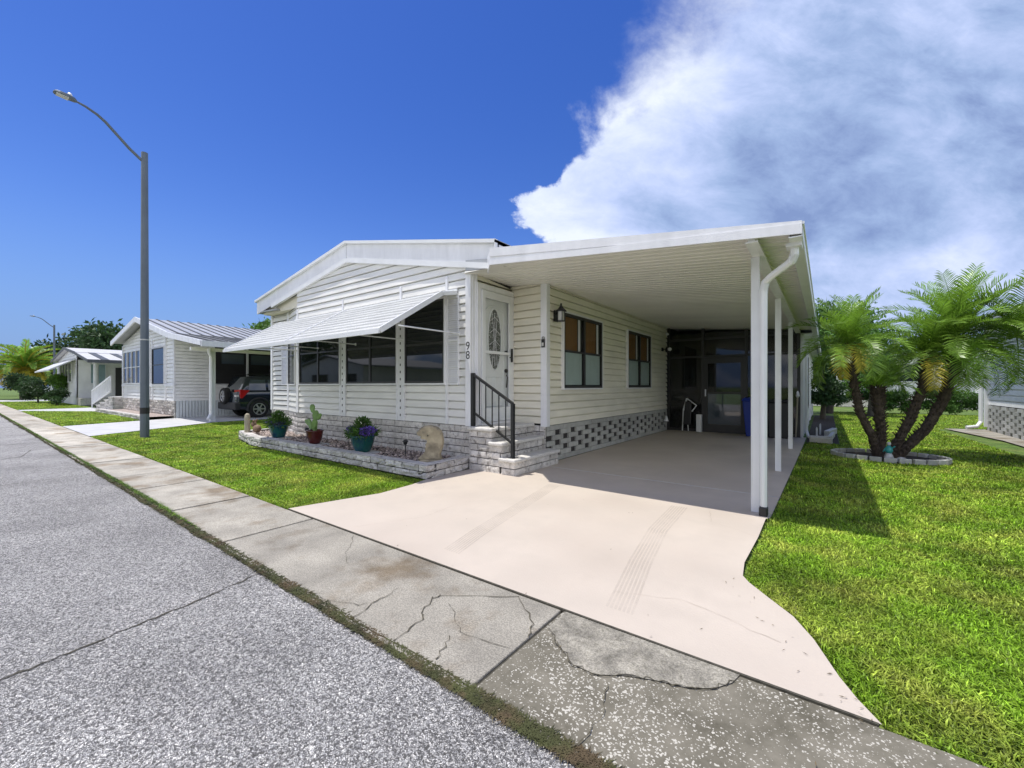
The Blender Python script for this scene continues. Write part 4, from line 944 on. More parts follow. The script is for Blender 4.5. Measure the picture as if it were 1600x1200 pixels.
# rabbit and weathered post at the left end
RB=thing('rabbit_figure','small brown rabbit figure beside a pale wooden post on the planter corner','garden ornament',(-11.25,4.50,.2))
m_=MB()
def ell(mb,c,r,n=10,m=7):
    mb.lathe(c,[(r[0]*math.sin(math.pi*i/m)+.0005,-r[2]*math.cos(math.pi*i/m)) for i in range(m+1)],n,1,r[1]/r[0])
ell(m_,(-11.20,4.50,.30),(.13,.09,.10)); ell(m_,(-11.33,4.48,.40),(.075,.06,.065)); m_.build('body',M['rabbit'],RB,smooth=True)
m_=MB(); m_.tube([(-11.32,4.46,.44),(-11.27,4.45,.50),(-11.22,4.45,.50)],[.02,.024,.008],6); m_.tube([(-11.32,4.51,.44),(-11.28,4.53,.51),(-11.23,4.53,.52)],[.02,.024,.008],6); m_.build('ear',M['rabbit'],RB)
ps_=MB(); ps_.lathe((-11.50,4.40,.2),[(.065,0),(.062,.38),(.05,.44),(.02,.47)],10); o=ps_.build('wooden_post',M['wood']); tag(o,'short pale round topped wooden post behind the rabbit figure','post')
# solar path lights
def solar(x_,y_,lab):
    T=thing('solar_light',lab,'garden light',(x_,y_,.15),'solar path lights in the planter')
    m_=MB(); m_.tube([(x_,y_,.13),(x_,y_,.36)],.009,6); m_.build('stake',M['black'],T)
    m_=MB(); m_.lathe((x_,y_,.35),[(.018,0),(.03,.01),(.04,.055)],8); m_.lathe((x_,y_,.405),[(.055,0),(.05,.012),(.02,.028)],10)
    m_.build('lantern',M['black'],T)
solar(-5.72,4.62,'black solar path light between the purple flower pot and the moon sculpture')
solar(-7.41,4.62,'black solar path light between the purple flower pot and the cactus pot')
solar(-9.1,4.66,'black solar path light just left of the red cactus pot')

# ------------------------------------------------------------------ things in the carport
BN=thing('recycling_bin','blue plastic recycling bin behind the front carport post','bin',(-1.55,12.85,0))
m_=MB(); m_.hexa([(-1.70,12.68,.01),(-1.40,12.68,.01),(-1.40,13.05,.01),(-1.70,13.05,.01),(-1.78,12.62,.95),(-1.34,12.62,.95),(-1.34,13.1,.95),(-1.78,13.1,.95)]); m_.build('body',M['blue_bin'],BN,bevel=.02)
m_=MB(); m_.hexa([(-1.80,12.60,.952),(-1.32,12.60,.952),(-1.32,13.12,.952),(-1.80,13.12,.952),(-1.77,12.66,1.02),(-1.35,12.66,1.02),(-1.35,13.1,1.04),(-1.77,13.1,1.04)]); m_.build('lid',M['blue_bin'],BN,bevel=.01)
m_=MB(); m_.tube([(-1.72,13.06,.08),(-1.66,13.06,.08)],.08,12); m_.tube([(-1.44,13.06,.08),(-1.38,13.06,.08)],.08,12); m_.build('wheel',M['tyre'],BN)
m_=MB(); m_.box(-1.20,-.75,12.7,13.1,.01,.92); 
BK=thing('storage_bin','dark wheeled bin standing behind the second carport post','bin',(-.97,12.9,0)); m_.build('body',M['black'],BK,bevel=.02)
m_=MB(); m_.box(-1.22,-.73,12.68,13.12,.925,.98); m_.build('lid',M['cladding'],BK,bevel=.02)
m_=MB(); m_.tube([(-1.16,12.97,.085),(-1.10,12.97,.085)],.08,12); m_.build('wheel',M['tyre'],BK)
m_=MB(); m_.box(-3.02,-2.88,12.98,13.12,.01,.52); o=m_.build('white_box',M['white_metal'],bevel=.01); tag(o,'narrow upright white box at the foot of the dark screen beside the porch door','box')
CT=thing('folded_item','folded black cart with white frame leaning on the dark screen','item',(-3.2,13.05,0))  # unidentified black and white form, built as white tubes and a dark slab
m_=MB(); m_.tube([(-3.42,13.05,.02),(-3.40,13.08,.62)],.016,6); m_.tube([(-3.30,13.08,.98),(-3.02,13.03,.78),(-3.14,13.0,.60)],.018,6); m_.tube([(-3.40,13.08,.62),(-3.30,13.08,.98)],.025,6); m_.tube([(-3.25,13.05,.02),(-3.3,13.08,.6)],.014,6); m_.build('frame',M['white_metal'],CT)
m_=MB(); m_.hexa([(-3.40,13.02,.2),(-3.18,13.02,.2),(-3.18,13.12,.2),(-3.40,13.12,.2),(-3.34,13.04,.9),(-3.16,13.04,.85),(-3.16,13.12,.85),(-3.34,13.12,.9)]); m_.build('dark_panel',M['black'],CT,bevel=.02)
m_=MB(); m_.tube([(-.62,13.1,.02),(-.60,13.12,.5),(-.58,13.12,1.05)],.02,6); 
BR=thing('garden_hose_reel','thin white capped stick leaning at the porch corner','pole',(-.6,13.1,0)); BR.name='garden_pole'
m_.build('shaft',M['wood'],BR); m_=MB(); m_.lathe((-.58,13.12,1.05),[(.02,0),(.045,.04),(.03,.13),(.01,.17)],8); m_.build('cap',M['trim'],BR)

# white edging and pieces in the side bed
grp='white edging pieces in the side bed'
for i,(a,b,w,h,lab) in enumerate([((-.30,12.45),(.12,12.30),.09,.13,'white block laid across the near end of the side bed'),((-.32,12.75),(.10,12.72),.10,.12,'white block behind the nearest one in the side bed'),((.08,12.9),(.16,13.9),.08,.12,'white edging block along the lawn side of the side bed'),((.02,14.1),(.2,14.9),.12,.16,'tilted white edging block beyond the others in the side bed')]):
    m_=MB(); 
    q=Vector((b[0]-a[0],b[1]-a[1],0)); m_.bar((*a,.06),(*b,.06+i*.01),w,h); o=m_.build('edging_block',M['cap'],bevel=.012); tag(o,lab,'edging',grp)
for x_,y_,lab in ((-.18,13.3,'nearer white marker stake in the side bed'),(-.12,14.6,'farther white marker stake in the side bed')):
    m_=MB(); m_.box(x_-.02,x_+.02,y_-.01,y_+.01,-.01,.26); m_.prism([(x_-.02,y_-.01,.26),(x_+.02,y_-.01,.26),(x_,y_-.01,.30)],(0,.02,0)); o=m_.build('marker_stake',M['trim']); tag(o,lab,'stake','marker stakes')

# ------------------------------------------------------------------ street lamps
LP=thing('street_lamp','tall grey street lamp with curved arm standing on the lawn by the pavement','street lamp',(-14.38,3.05,0),'street lamps')
m_=MB(); m_.tube([(-14.38,3.05,-.02),(-14.39,3.05,7.5)],[.10,.072],12); pole=m_.build('pole',M['pole'],LP)
m_=MB(); m_.tube([(-14.38,3.05,.62),(-14.38,3.05,.78)],.103,12); m_.build('band',M['pole_dark'],pole)
m_=MB(); m_.tube([(-14.38,3.05,2.55),(-14.38,3.05,2.58)],.097,12); m_.build('clamp',M['lens'],pole)
m_=MB(); m_.tube([(-14.38,3.02,7.25),(-14.38,2.75,7.47),(-14.38,2.30,7.93),(-14.38,2.15,8.04),(-14.38,1.95,8.13),(-14.38,1.78,8.17)],[.036,.036,.034,.032,.028,.022],10); m_.build('arm',M['pole'],LP)
m_=MB()
def head(mb,x,y,z):
    secs=[(0,.04,.04),(-.04,.08,.065),(-.13,.10,.075),(-.28,.115,.06),(-.36,.10,.045),(-.39,.05,.02)]
    vs=[]; fs=[]
    for (dy_,w,h) in secs:
        zz=z+dy_*-.10
        vs+=[(x-w,y+dy_,zz-.02),(x+w,y+dy_,zz-.02),(x+w*.8,y+dy_,zz-.02+h),(x-w*.8,y+dy_,zz-.02+h)]
    for i in range(len(secs)-1):
        for k in range(4): fs.append((4*i+k,4*i+(k+1)%4,4*i+4+(k+1)%4,4*i+4+k))
    fs.append((3,2,1,0)); b=4*(len(secs)-1); fs.append((b,b+1,b+2,b+3)); mb.add(vs,fs)
head(m_,-14.38,1.80,8.17); hd_=m_.build('lamp_head',M['pole'],LP,bevel=.01)
m_=MB(); m_.hexa([(-14.46,1.46,8.165),(-14.30,1.46,8.165),(-14.30,1.66,8.145),(-14.46,1.66,8.145),(-14.46,1.46,8.19),(-14.30,1.46,8.19),(-14.30,1.66,8.17),(-14.46,1.66,8.17)]); m_.build('lens',M['lens'],hd_)
m_=MB(); m_.lathe((-14.38,1.68,8.23),[(.045,0),(.045,.05),(.03,.07)],10); m_.build('photocell',M['trim'],hd_)
far=copy_tree(LP); far.location=(-62.3,6.2,0); far['label']='distant street lamp rising behind the farthest visible mobile home'

# ------------------------------------------------------------------ neighbour homes on the left
def gable_face(x0,xc,x1,zl,zc,zr): return [(0,zl),(xc-x0,zc),(x1-x0,zr)]
N2=thing('mobile_home','white mobile home with ribbed metal roof, stone skirt and carport sheltering the dark car','house',(-26,6,0))
sd=MB(); siding(sd,(-30.6,5.6),(-21.75,5.6),.72,gable_face(-30.6,-26,-21.75,3.62,4.40,3.52),pitch=.16)
sd.build('front_wall',M['siding2'],N2)
sd=MB(); siding(sd,(-21.75,5.6),(-21.75,6.95),.72,[(0,3.30),(1.35,3.30)],pitch=.14); sd.build('side_wall',M['siding2'],N2)
c_=MB(); c_.box(-30.56,-21.79,5.65,18,0,3.4); c_.build('inner_wall',M['siding2'],N2)
bl=MB(); blocks(bl,(-30.6,5.60),(-21.75,5.60),0,.72,course=.12,length=.45,jag=True,rough=.02,tv=.35); bl.build('stone_skirt',M['stone'],N2)
m_=MB(); y=5.62
while y<16: m_.box(-21.75,-21.715,y,y+.09,.0,.72); y+=.11
m_.build('ribbed_skirt',M['skirt'],N2)
m_=MB()
for X in (-30.6,-25.45,-25.0,-23.0,-21.85): m_.box(X,X+.12,5.54,5.6,.72,3.5)
m_.box(-30.6,-21.7,5.53,5.58,1.32,1.42); m_.box(-21.76,-21.70,6.9,7.0,.7,3.3); m_.build('trim',M['trim'],N2)
window(N2,(-30.6,5.58),(-21.75,5.58),.35,3.75,1.45,3.15,mull=(1.2,2.05,2.9),rail=(2.3,),fm=M['white_metal'],out=.07,fw=.05)
window(N2,(-30.6,5.58),(-21.75,5.58),5.75,7.55,1.42,3.05,fm=M['bronze'],rail=(2.3,),out=.06,fw=.04,outer=M['trim'])
def g2(x): return 4.57-.222*(x+26) if x>-26 else 4.57+.17*(x+26)
m_=MB()
for xa,xb in ((-31,-26),(-26,-21.2)): rakepiece(m_,xa,xb,5.2,19,g2(xa),g2(xb),g2(xa)-.07,g2(xb)-.07)
def c2(x): return 3.50-.149*(x+21.2)
rakepiece(m_,-21.2,-17.25,5.2,19,c2(-21.2)-.02,c2(-17.25)-.02,c2(-21.2)-.07,c2(-17.25)-.07)
m_.build('roof',M['roof_metal'],N2)
m_=MB(); y=5.5
while y<18.9:
    for xa,xb,fn in ((-26,-21.2,g2),(-21.2,-17.3,c2)):
        rakepiece(m_,xa,xb,y,y+.07,fn(xa)+.03,fn(xb)+.03,fn(xa)-.03,fn(xb)-.03)
    y+=.42
m_.build('roof_rib',M['roof_dark'],N2)
m_=MB()
for xa,xb in ((-31,-26),(-26,-21.2)): rakepiece(m_,xa,xb,5.14,5.2,g2(xa)+.03,g2(xb)+.03,g2(xa)-.20,g2(xb)-.20)
rakepiece(m_,-21.2,-17.2,5.14,5.2,c2(-21.2)+.02,c2(-17.2)+.02,c2(-21.2)-.2,c2(-17.2)-.16)
m_.box(-17.25,-17.15,5.14,19,2.72,2.92)
m_.build('fascia',M['trim'],N2)
m_=MB(); m_.add([(-21.7,5.2,3.36),(-17.25,5.2,2.72),(-17.25,19,2.72),(-21.7,19,3.36)],[(0,1,2,3)]); m_.box(-18.75,-18.60,5.25,16,2.66,2.78); m_.build('carport_ceiling',M['ceiling'],N2,fix=False)
m_=MB(); m_.box(-18.82,-18.66,5.88,6.04,0,2.78); m_.tube([(-18.55,5.8,2.75),(-18.55,5.8,2.6),(-18.62,5.88,2.45),(-18.62,5.88,.3),(-18.5,5.75,.1)],.06,8)
m_.box(-18.8,-18.68,10.9,11.02,0,2.78); m_.build('carport_post',M['white_metal'],N2)
# glazed porch along the carport
m_=MB(); m_.box(-21.74,-21.70,7.0,16,1.45,3.2); m_.build('porch_screen',M['screen_dark'],N2)
m_=MB()
for ya_,yb_ in ((7.25,8.15),(8.45,9.6),(9.8,10.9)): m_=MB(); m_.box(-21.70,-21.69,ya_,yb_,2.35,2.80); m_.build('porch_pane',M['glass_bright'],N2)
for y in (8.25,9.68): m_=MB(); m_.box(-21.71,-21.64,y,y+.08,1.45,3.1); m_.build('porch_post',M['white_metal'],N2)
m_=MB(); siding(m_,(-21.75,7.0),(-21.75,16),.72,[(0,1.45),(9,1.45)],pitch=.14); m_.build('porch_base',M['siding2'],N2)
# its stone steps with a white railing
S2=thing('side_steps','stone block steps with white metal railing left of the white neighbouring home','steps',(-33,5.6,0))
m_=MB()
for i in range(4): blocks(m_,(-35.2+i*1.1,5.25),(-34.1+i*1.1,5.25),0,.18*(i+1),course=.09,tv=.3)
for i in range(4): m_.box(-35.2+i*1.1,-30.7,5.26,6.3,.0+.18*i,.18*(i+1)-.01)
m_.build('block_riser',M['stone'],S2)
for i in range(4):
    m_=MB(); m_.box(-35.25+i*1.1,-34.05+i*1.1,5.2,6.32,.18*(i+1)-.01,.18*(i+1)+.04); m_.build('tread',M['cap'],S2)
m_=MB(); 
m_.bar((-35.6,5.1,1.05),(-30.7,5.1,1.85),.07,.07); m_.bar((-35.6,5.1,.25),(-30.7,5.1,1.05),.06,.06)
for k in range(13): t=k/12; x_=-35.6+4.9*t; m_.bar((x_,5.1,.25+.8*t-(.25 if k in(0,) else 0)),(x_,5.1,1.05+.8*t),.08 if k in (0,12) else .045,.05)
m_.build('railing',M['white_metal'],S2)
# stone bed in front
BD=thing('stone_bed','low stone bordered gravel bed in front of the white neighbouring home','planter',(-26,4.8,0))
m_=MB(); blocks(m_,(-30.4,4.5),(-21.8,4.5),0,.16,course=.08,length=.4,tv=.4); m_.box(-30.4,-21.8,4.52,4.7,0,.165); m_.build('stone_border',M['stone'],BD)
m_=MB(); m_.add([(-30.4,4.7,.10),(-21.8,4.7,.10),(-21.8,5.58,.10),(-30.4,5.58,.10)],[(0,1,2,3)]); m_.build('bed_gravel',M['pebble'],BD,fix=False)

N3=thing('mobile_home','small white mobile home farther left with front awning and side porch','house',(-46,6,0))
sd=MB(); siding(sd,(-51.5,5.3),(-42.3,5.3),.55,gable_face(-51.5,-45.2,-42.3,3.30,4.05,3.55),pitch=.2); sd.build('front_wall',M['siding2'],N3)
c_=MB(); c_.box(-51.46,-42.34,5.36,17,0,3.2); c_.build('side_wall',M['siding2'],N3)
def g3(x): return 4.2-.12*(x+45.2) if x>-45.2 else 4.2+.115*(x+45.2)
m_=MB(); rakepiece(m_,-52,-45.2,5.0,17.5,g3(-52),4.2,g3(-52)-.1,4.1); rakepiece(m_,-45.2,-40.6,5.0,17.5,4.2,g3(-40.6),4.1,g3(-40.6)-.1); rakepiece(m_,-40.6,-36,5.0,17.5,g3(-40.6)-.03,2.95,g3(-40.6)-.1,2.85)
m_.build('roof',M['white_conc'],N3)
m_=MB(); rakepiece(m_,-52,-45.2,4.95,5.0,g3(-52)+.03,4.23,g3(-52)-.14,4.06); rakepiece(m_,-45.2,-40.6,4.95,5.0,4.23,g3(-40.6)+.03,4.06,g3(-40.6)-.14); rakepiece(m_,-40.6,-36,4.95,5,g3(-40.6),2.96,g3(-40.6)-.16,2.8); m_.box(-36.05,-35.95,4.95,17,2.78,2.98)
y=5.6
while y<17: rakepiece(m_,-40.6,-36,y,y+.35,g3(-40.6)+.01,2.99,g3(-40.6)-.05,2.9); y+=1.1
m_.build('fascia',M['roof_dark'],N3)
window(N3,(-51.5,5.28),(-42.3,5.28),2.2,7.5,1.6,3.1,mull=(3.5,4.8,6.1),fm=M['white_metal'],out=.08,fw=.07)
m_=MB(); m_.hexa([(-51,4.0,2.40),(-42.6,4.0,2.40),(-42.6,5.25,3.2),(-51,5.25,3.2),(-51,4.0,2.5),(-42.6,4.0,2.5),(-42.6,5.25,3.28),(-51,5.25,3.28)]); m_.build('awning',M['awning'],N3)
window(N3,(-42.31,5.3),(-42.31,17),.65,1.5,1.5,2.95,fm=M['trim'],gm=M['teal_glass'],out=.05,fw=.05)
m_=MB(); m_.box(-42.32,-42.27,7.3,8.0,.6,2.7); m_.build('door',M['bronze'],N3)
m_=MB(); m_.lathe((-41.2,6.1,0),[(.16,0),(.14,2.9),(.2,2.95),(.2,3.1)],10); m_.build('column',M['trim'],N3)
m_=MB(); m_.box(-42.3,-41,5.3,9,0,.5); m_.build('porch_base',M['stone'],N3)

N4=thing('mobile_home','low pale house far down the street behind the yellowing date palm','house',(-95,9,0))
m_=MB(); m_.box(-106,-74,9,20,0,2.7); m_.build('wall',M['siding2'],N4)
m_=MB(); rakepiece(m_,-107,-90,8.3,21,2.7,5.0,2.5,4.7); rakepiece(m_,-90,-73,8.3,21,5.0,2.7,4.7,2.5); m_.build('roof',M['white_conc'],N4)
for s0 in (2,8,14,20,26): window(N4,(-106,9),(-74,9),s0,s0+2.5,1.0,2.2,fm=M['trim'],out=.08)

# ------------------------------------------------------------------ parked car under the neighbour carport (tail towards the street)
C=thing('parked_car','dark blue sport utility car with rear mounted spare wheel under the neighbouring carport','car',(-20.2,9,0))
cx=-20.22; hw=.92; y0=6.98
# side outline (along y from tail)
def car_loft(mb,secs):
    """secs: list of (y, [(halfwidth,z)...] bottom to top)"""
    n=len(secs[0][1]); vs=[]; fs=[]
    for y,pr in secs:
        for w,z in pr: vs.append((cx+w,y,z))
        for w,z in reversed(pr): vs.append((cx-w,y,z))
    m=2*n
    for i in range(len(secs)-1):
        for k in range(m): fs.append((i*m+k,i*m+(k+1)%m,(i+1)*m+(k+1)%m,(i+1)*m+k))
    fs.append(tuple(range(m-1,-1,-1))); fs.append(tuple(range((len(secs)-1)*m,len(secs)*m))); mb.add(vs,fs)
m_=MB()
def low(w,z0=.34,z1=1.12): return [(w*.86,z0),(w*.99,z0+.10),(w*1.0,.70),(w*1.0,.92),(w*.96,z1)]
car_loft(m_,[(y0+.02,low(.84,.45,1.08)),(y0+.10,low(.90,.40,1.12)),(y0+.5,low(.93)),(y0+2.2,low(.93)),(y0+3.3,low(.93,.34,1.10)),(y0+4.1,low(.90,.36,1.0)),(y0+4.45,low(.78,.40,.85))])
body=m_.build('body',M['carpaint'],C,bevel=.03,smooth=True)
m_=MB()
def upr(w0,w1,z0,z1): return [(w0,z0),(w0*.6+w1*.4,z0+(z1-z0)*.4),(w1*1.02,z1-.08),(w1*.9,z1)]
car_loft(m_,[(y0+.16,upr(.88,.80,1.10,1.18)),(y0+.42,upr(.88,.72,1.10,1.74)),(y0+1.2,upr(.88,.73,1.10,1.81)),(y0+2.3,upr(.88,.72,1.10,1.78)),(y0+3.15,upr(.86,.74,1.08,1.2))])
cab=m_.build('cabin',M['carpaint'],C,bevel=.02,smooth=True)
m_=MB()
for sx in (-1,1):
    def q(y,t): # point on the cabin side at height fraction
        w=.885+( .735-.885)*t; return (cx+sx*(w+.012),y,1.13+.58*t)
    for ya,yb,la,lb in ((y0+.45,y0+1.15,.12,0),(y0+1.25,y0+2.05,0,0),(y0+2.15,y0+2.85,0,-.45)):
        A_=[q(ya,.06),q(yb,.06),q(yb+lb,.84),q(ya+la,.84)]
        m_.add(A_,[(0,1,2,3)])
m_.add([(cx-.70,y0+.17,1.20),(cx+.70,y0+.17,1.20),(cx+.58,y0+.40,1.64),(cx-.58,y0+.40,1.64)],[(0,1,2,3)])
m_.build('side_glass',M['glass_bright'],cab,fix=False)
m_=MB(); m_.box(cx-.93,cx+.93,y0-.06,y0+.16,.36,.66)
m_.build('bumper',M['cladding'],C,bevel=.04)
for sx in (-1,1):
    for yw in (y0+.86,y0+3.5):
        m_=MB(); pts=[(cx+sx*.925,yw+.45*math.cos(a),.38+.45*math.sin(a)) for a in np.linspace(R(-10),R(190),14)]; m_.tube(pts,.05,8)
        m_.build('wheel_arch',M['cladding'],C)
    m_=MB(); X_=cx+sx*.80
    m_.hexa([(cx+sx*.66,y0+.02,.98),(cx+sx*.93,y0+.14,.84),(cx+sx*.94,y0+.22,.84),(cx+sx*.70,y0+.2,.98),(cx+sx*.66,y0+.02,1.18),(cx+sx*.91,y0+.14,1.2),(cx+sx*.93,y0+.50,1.17),(cx+sx*.70,y0+.2,1.18)])
    tl=m_.build('tail_light',M['tail'],C); m_=MB(); m_.box(cx+sx*.80-.10,cx+sx*.80+.10,y0+.0,y0+.10,.90,.98); m_.build('reversing_lens',M['tailw'],tl)
def wheel(c,axis,r,parent,name='wheel'):
    """c centre of the outer face; axis unit vector outward"""
    ax=Vector(axis); u=Vector((0,0,1)); v=ax.cross(u)
    c=Vector(c)
    m_=MB()
    prof=[(.62*r,-.02),(.70*r,.02),(.93*r,.02),(1.0*r,-.03),(1.0*r,-.19),(.93*r,-.22),(.62*r,-.22)]
    K=28; vs=[]; fs=[]
    for rr,o in prof:
        for k in range(K):
            a=2*math.pi*k/K; vs.append(c+ax*o+(u*math.sin(a)+v*math.cos(a))*rr)
    for i in range(len(prof)-1):
        for k in range(K): fs.append((i*K+k,i*K+(k+1)%K,(i+1)*K+(k+1)%K,(i+1)*K+k))
    m_.add(vs,fs); w=m_.build(name,M['tyre'],parent,smooth=True)
    m_=MB(); 
    ring=[c+ax*-.01+(u*math.sin(a)+v*math.cos(a))*r*.63 for a in np.linspace(0,2*math.pi,29)]; m_.tube(ring,.022,6,False)
    for k in range(6):
        a=2*math.pi*k/6; e=(u*math.sin(a)+v*math.cos(a)); s_=(u*math.cos(a)-v*math.sin(a))
        m_.bar(c+ax*-.02+e*.03,c+ax*-.02+e*r*.62,.055,.03,up=ax)
    m_.tube([c-ax*.05,c+ax*.005],.06,10)
    m_.build('rim',M['alloy'],w)
    m_=MB(); m_.tube([c-ax*.10,c-ax*.09],r*.62,20); m_.build('brake_disc',M['black'],w)
for sx in (-1,1):
    for yw in (y0+.86,y0+3.5): wheel((cx+sx*.94,yw,.375),(sx,0,0),.375,C)
wheel((cx-.12,y0-.14,.92),(0,-1,0),.35,C,'spare_wheel')
m_=MB(); m_.lathe((0,0,0),[(.01,0)],3) if False else None
m_=MB(); m_.tube([(cx-.68,y0+.5,1.85),(cx-.68,y0+2.1,1.84)],.018,6); m_.tube([(cx+.68,y0+.5,1.85),(cx+.68,y0+2.1,1.84)],.018,6); m_.build('roof_rail',M['black'],C)

# ------------------------------------------------------------------ right hand side homes, hedge
N5=thing('mobile_home','pale mobile home corner with vent block skirt at the right edge of the lawn','house',(6,14,0))
m_=MB(); siding(m_,(4.0,19.0),(4.0,9.0),.78,[(0,3.1),(10,3.1)],pitch=.16); m_.build('side_wall',M['siding2'],N5)
m_=MB(); siding(m_,(9.5,19.0),(4.0,19.0),.78,[(0,3.1),(5.5,3.1)],pitch=.16); m_.build('rear_wall',M['siding2'],N5)
m_=MB(); m_.box(4.045,9.5,9.0,18.95,0,3.1); m_.build('inner_wall',M['siding2'],N5)
m_=MB(); 
for r in range(8):
    z=r*.095; y=9.0+(r%2)*.3
    while y<18.9:
        m_.box(3.955,4.018,y+.17,min(y+.59,19.0),z,z+.09,1+rnd(-.2,.25)); y+=.6
m_.build('vent_block_skirt',M['ventblock'],N5); m_=MB(); m_.box(4.02,4.04,9.0,19.0,0,.77); m_.build('mortar',M['mortar'],N5)
m_=MB(); m_.box(3.90,4.02,18.92,19.06,.1,3.1); m_.tube([(3.85,19.1,2.9),(3.85,19.1,.25),(3.75,19.0,.1),(3.5,18.9,.06)],.05,8); m_.build('downspout',M['white_metal'],N5)
m_=MB(); m_.hexa([(3.5,8.8,3.05),(6.75,8.8,3.6),(6.75,19.4,3.6),(3.5,19.4,3.05),(3.5,8.8,3.2),(6.75,8.8,3.75),(6.75,19.4,3.75),(3.5,19.4,3.2)]); m_.hexa([(6.75,8.8,3.6),(10,8.8,3.05),(10,19.4,3.05),(6.75,19.4,3.6),(6.75,8.8,3.75),(10,8.8,3.2),(10,19.4,3.2),(6.75,19.4,3.75)]); m_.build('roof',M['roof_metal'],N5)
N6=thing('mobile_home','white sided mobile home seen through the palm trunks beyond the hedge','house',(4,37,0))
m_=MB(); siding(m_,(-3,35),(6.9,35),.75,[(0,3.2),(9.9,3.2)],pitch=.2); m_.build('front_wall',M['siding2'],N6)
m_=MB(); m_.box(-2.96,6.86,35.06,44,0,3.2); m_.build('inner_wall',M['siding2'],N6)
m_=MB(); m_.box(-3,6.9,34.98,35.02,0,.75); m_.build('stone_skirt',M['stone'],N6)
m_=MB(); rakepiece(m_,-3.4,7.3,34.6,44.5,3.35,3.35,3.2,3.2); rakepiece(m_,6.9,12.5,34.6,44.5,2.95,2.95,2.85,2.85); m_.build('roof',M['roof_metal'],N6)
m_=MB(); m_.box(6.95,12.3,37,37.1,1.0,2.8); m_.build('porch_screen',M['screen_dark'],N6)
m_=MB(); m_.box(6.8,6.95,34.9,35.05,0,3.2); m_.box(12.2,12.35,34.9,35.05,0,2.9); m_.box(6.95,12.2,34.95,35.03,0,.95); m_.box(6.95,12.2,34.95,35.03,2.75,2.9); m_.build('porch_frame',M['trim'],N6)
for s0 in (2.0,6.5): window(N6,(-3,34.98),(6.9,34.98),s0,s0+1.6,1.6,2.7,fm=M['trim'],out=.06)

def cluster_tree(name,label,loc,h,cr,n,leaf,mats,group=None,trunk=True,blobs=9,lw=.5,seed=0,crown_z=.62,cat='tree',parts=('crown','trunk')):
    rg=np.random.default_rng(seed+11); T=thing(name,label,cat,loc,group)
    x,y,z=loc; allv=[]; tn=[]
    cs=[]
    for b in range(blobs):
        a=rg.uniform(0,6.28); rr=rg.uniform(.15,.85)*cr[0]; zz=z+h*crown_z+rg.uniform(-.9,.9)*cr[2]*(1-.45*rr/cr[0])
        cs.append((x+rr*math.cos(a),y+rr*math.sin(a)*cr[1]/cr[0],zz,rg.uniform(.30,.5)*min(cr[0],cr[2]*1.4)))
    w=np.array([c[3]**2 for c in cs]); w/=w.sum()
    for c,ww in zip(cs,w):
        k=int(n*ww); u=rg.normal(0,1,(k,3)); u/=np.linalg.norm(u,axis=1,keepdims=True)
        r_=rg.random(k)**.4*(1+.25*np.sin(u[:,0]*7+c[0])*np.sin(u[:,1]*6))
        p=np.array(c[:3])+u*r_[:,None]*c[3]*np.array([1.15,1.15,.8]); d=u*.5+rg.normal(0,.7,(k,3)); d[:,2]-=.1
        allv.append(quads_leaf(p,d,rg.uniform(.6,1.3,k)*leaf,rg.uniform(.6,1.2,k)*leaf*lw)); tn.append(np.full(k,rg.uniform(.75,1.3))*rg.uniform(.7,1.3,k))
    np_mesh(parts[0],np.concatenate(allv),4,mats,np.concatenate(tn),T)
    if trunk:
        m_=MB(); m_.tube([(x,y,z-.05),(x+.05*h*.3,y,z+h*.25),(x,y+.03*h,z+h*.55)],[.035*h,.026*h,.015*h],10)
        for c in cs[:7]: m_.tube([(x,y,z+h*.3),((x+c[0])/2,(y+c[1])/2,(z+h*.3+c[2])/2+.03*h),(c[0],c[1],c[2])],[.015*h,.011*h,.004*h],6)
        m_.build(parts[1],M['bark2'],T)
    return T
hg=MB()
cluster_tree('hedge','clipped dark green hedge across the far end of the right lawn','' or (3.7,28.2,0),1.45,(3.8,.6,.5),20000,.10,M['leaf_mid'],trunk=False,blobs=46,lw=.6,seed=3,crown_z=.45,cat='hedge',parts=('leaves',''))
cluster_tree('bushy_tree','dark leafy tree behind the far end of the carport',(.1,26.5,0),6.6,(2.0,1.6,2.3),9000,.22,M['leaf_mid'],blobs=18,seed=5,crown_z=.50)
cluster_tree('bushy_tree','lime leaved shrub tree between the dark tree and the palm clump',(1.6,24.5,0),4.0,(1.1,1.0,1.3),6000,.16,M['leaf_lime'],blobs=12,seed=6,crown_z=.58)
cluster_tree('oak_tree','dense tree line oak behind the far white home, left of the two',(3,52,0),7.5,(7,3,2.8),7000,.42,M['leaf_dark'],None,blobs=20,seed=41,crown_z=.52)
cluster_tree('oak_tree','dense oak farther right behind the far white home',(16,50,0),8.0,(7,3,3),7000,.42,M['leaf_mid'],None,blobs=20,seed=42,crown_z=.52)
cluster_tree('bushy_tree','low dark shrub against the far corner of the rear porch',(-.1,21.5,0),3.2,(.75,.7,1.3),4500,.14,M['leaf_dark'],blobs=10,seed=16,crown_z=.5)
g_='large trees behind the homes on the left'
cluster_tree('oak_tree','broad dark oak rising behind the two left homes',(-84,14,0),10.4,(9,6,4.2),16000,.62,M['leaf_dark'],g_,blobs=26,seed=7,crown_z=.56)
cluster_tree('oak_tree','lower dark oak at the left of the broad one',(-90,7.5,0),7.8,(6.2,4,3.0),9000,.55,M['leaf_dark'],g_,blobs=18,seed=8,crown_z=.55)
cluster_tree('pine_tree','bright green tree top just above the left eave of the cream home',(-34.6,15,0),7.1,(2.6,2.2,1.6),9000,.30,M['leaf_lime'],None,blobs=16,seed=9,crown_z=.70)
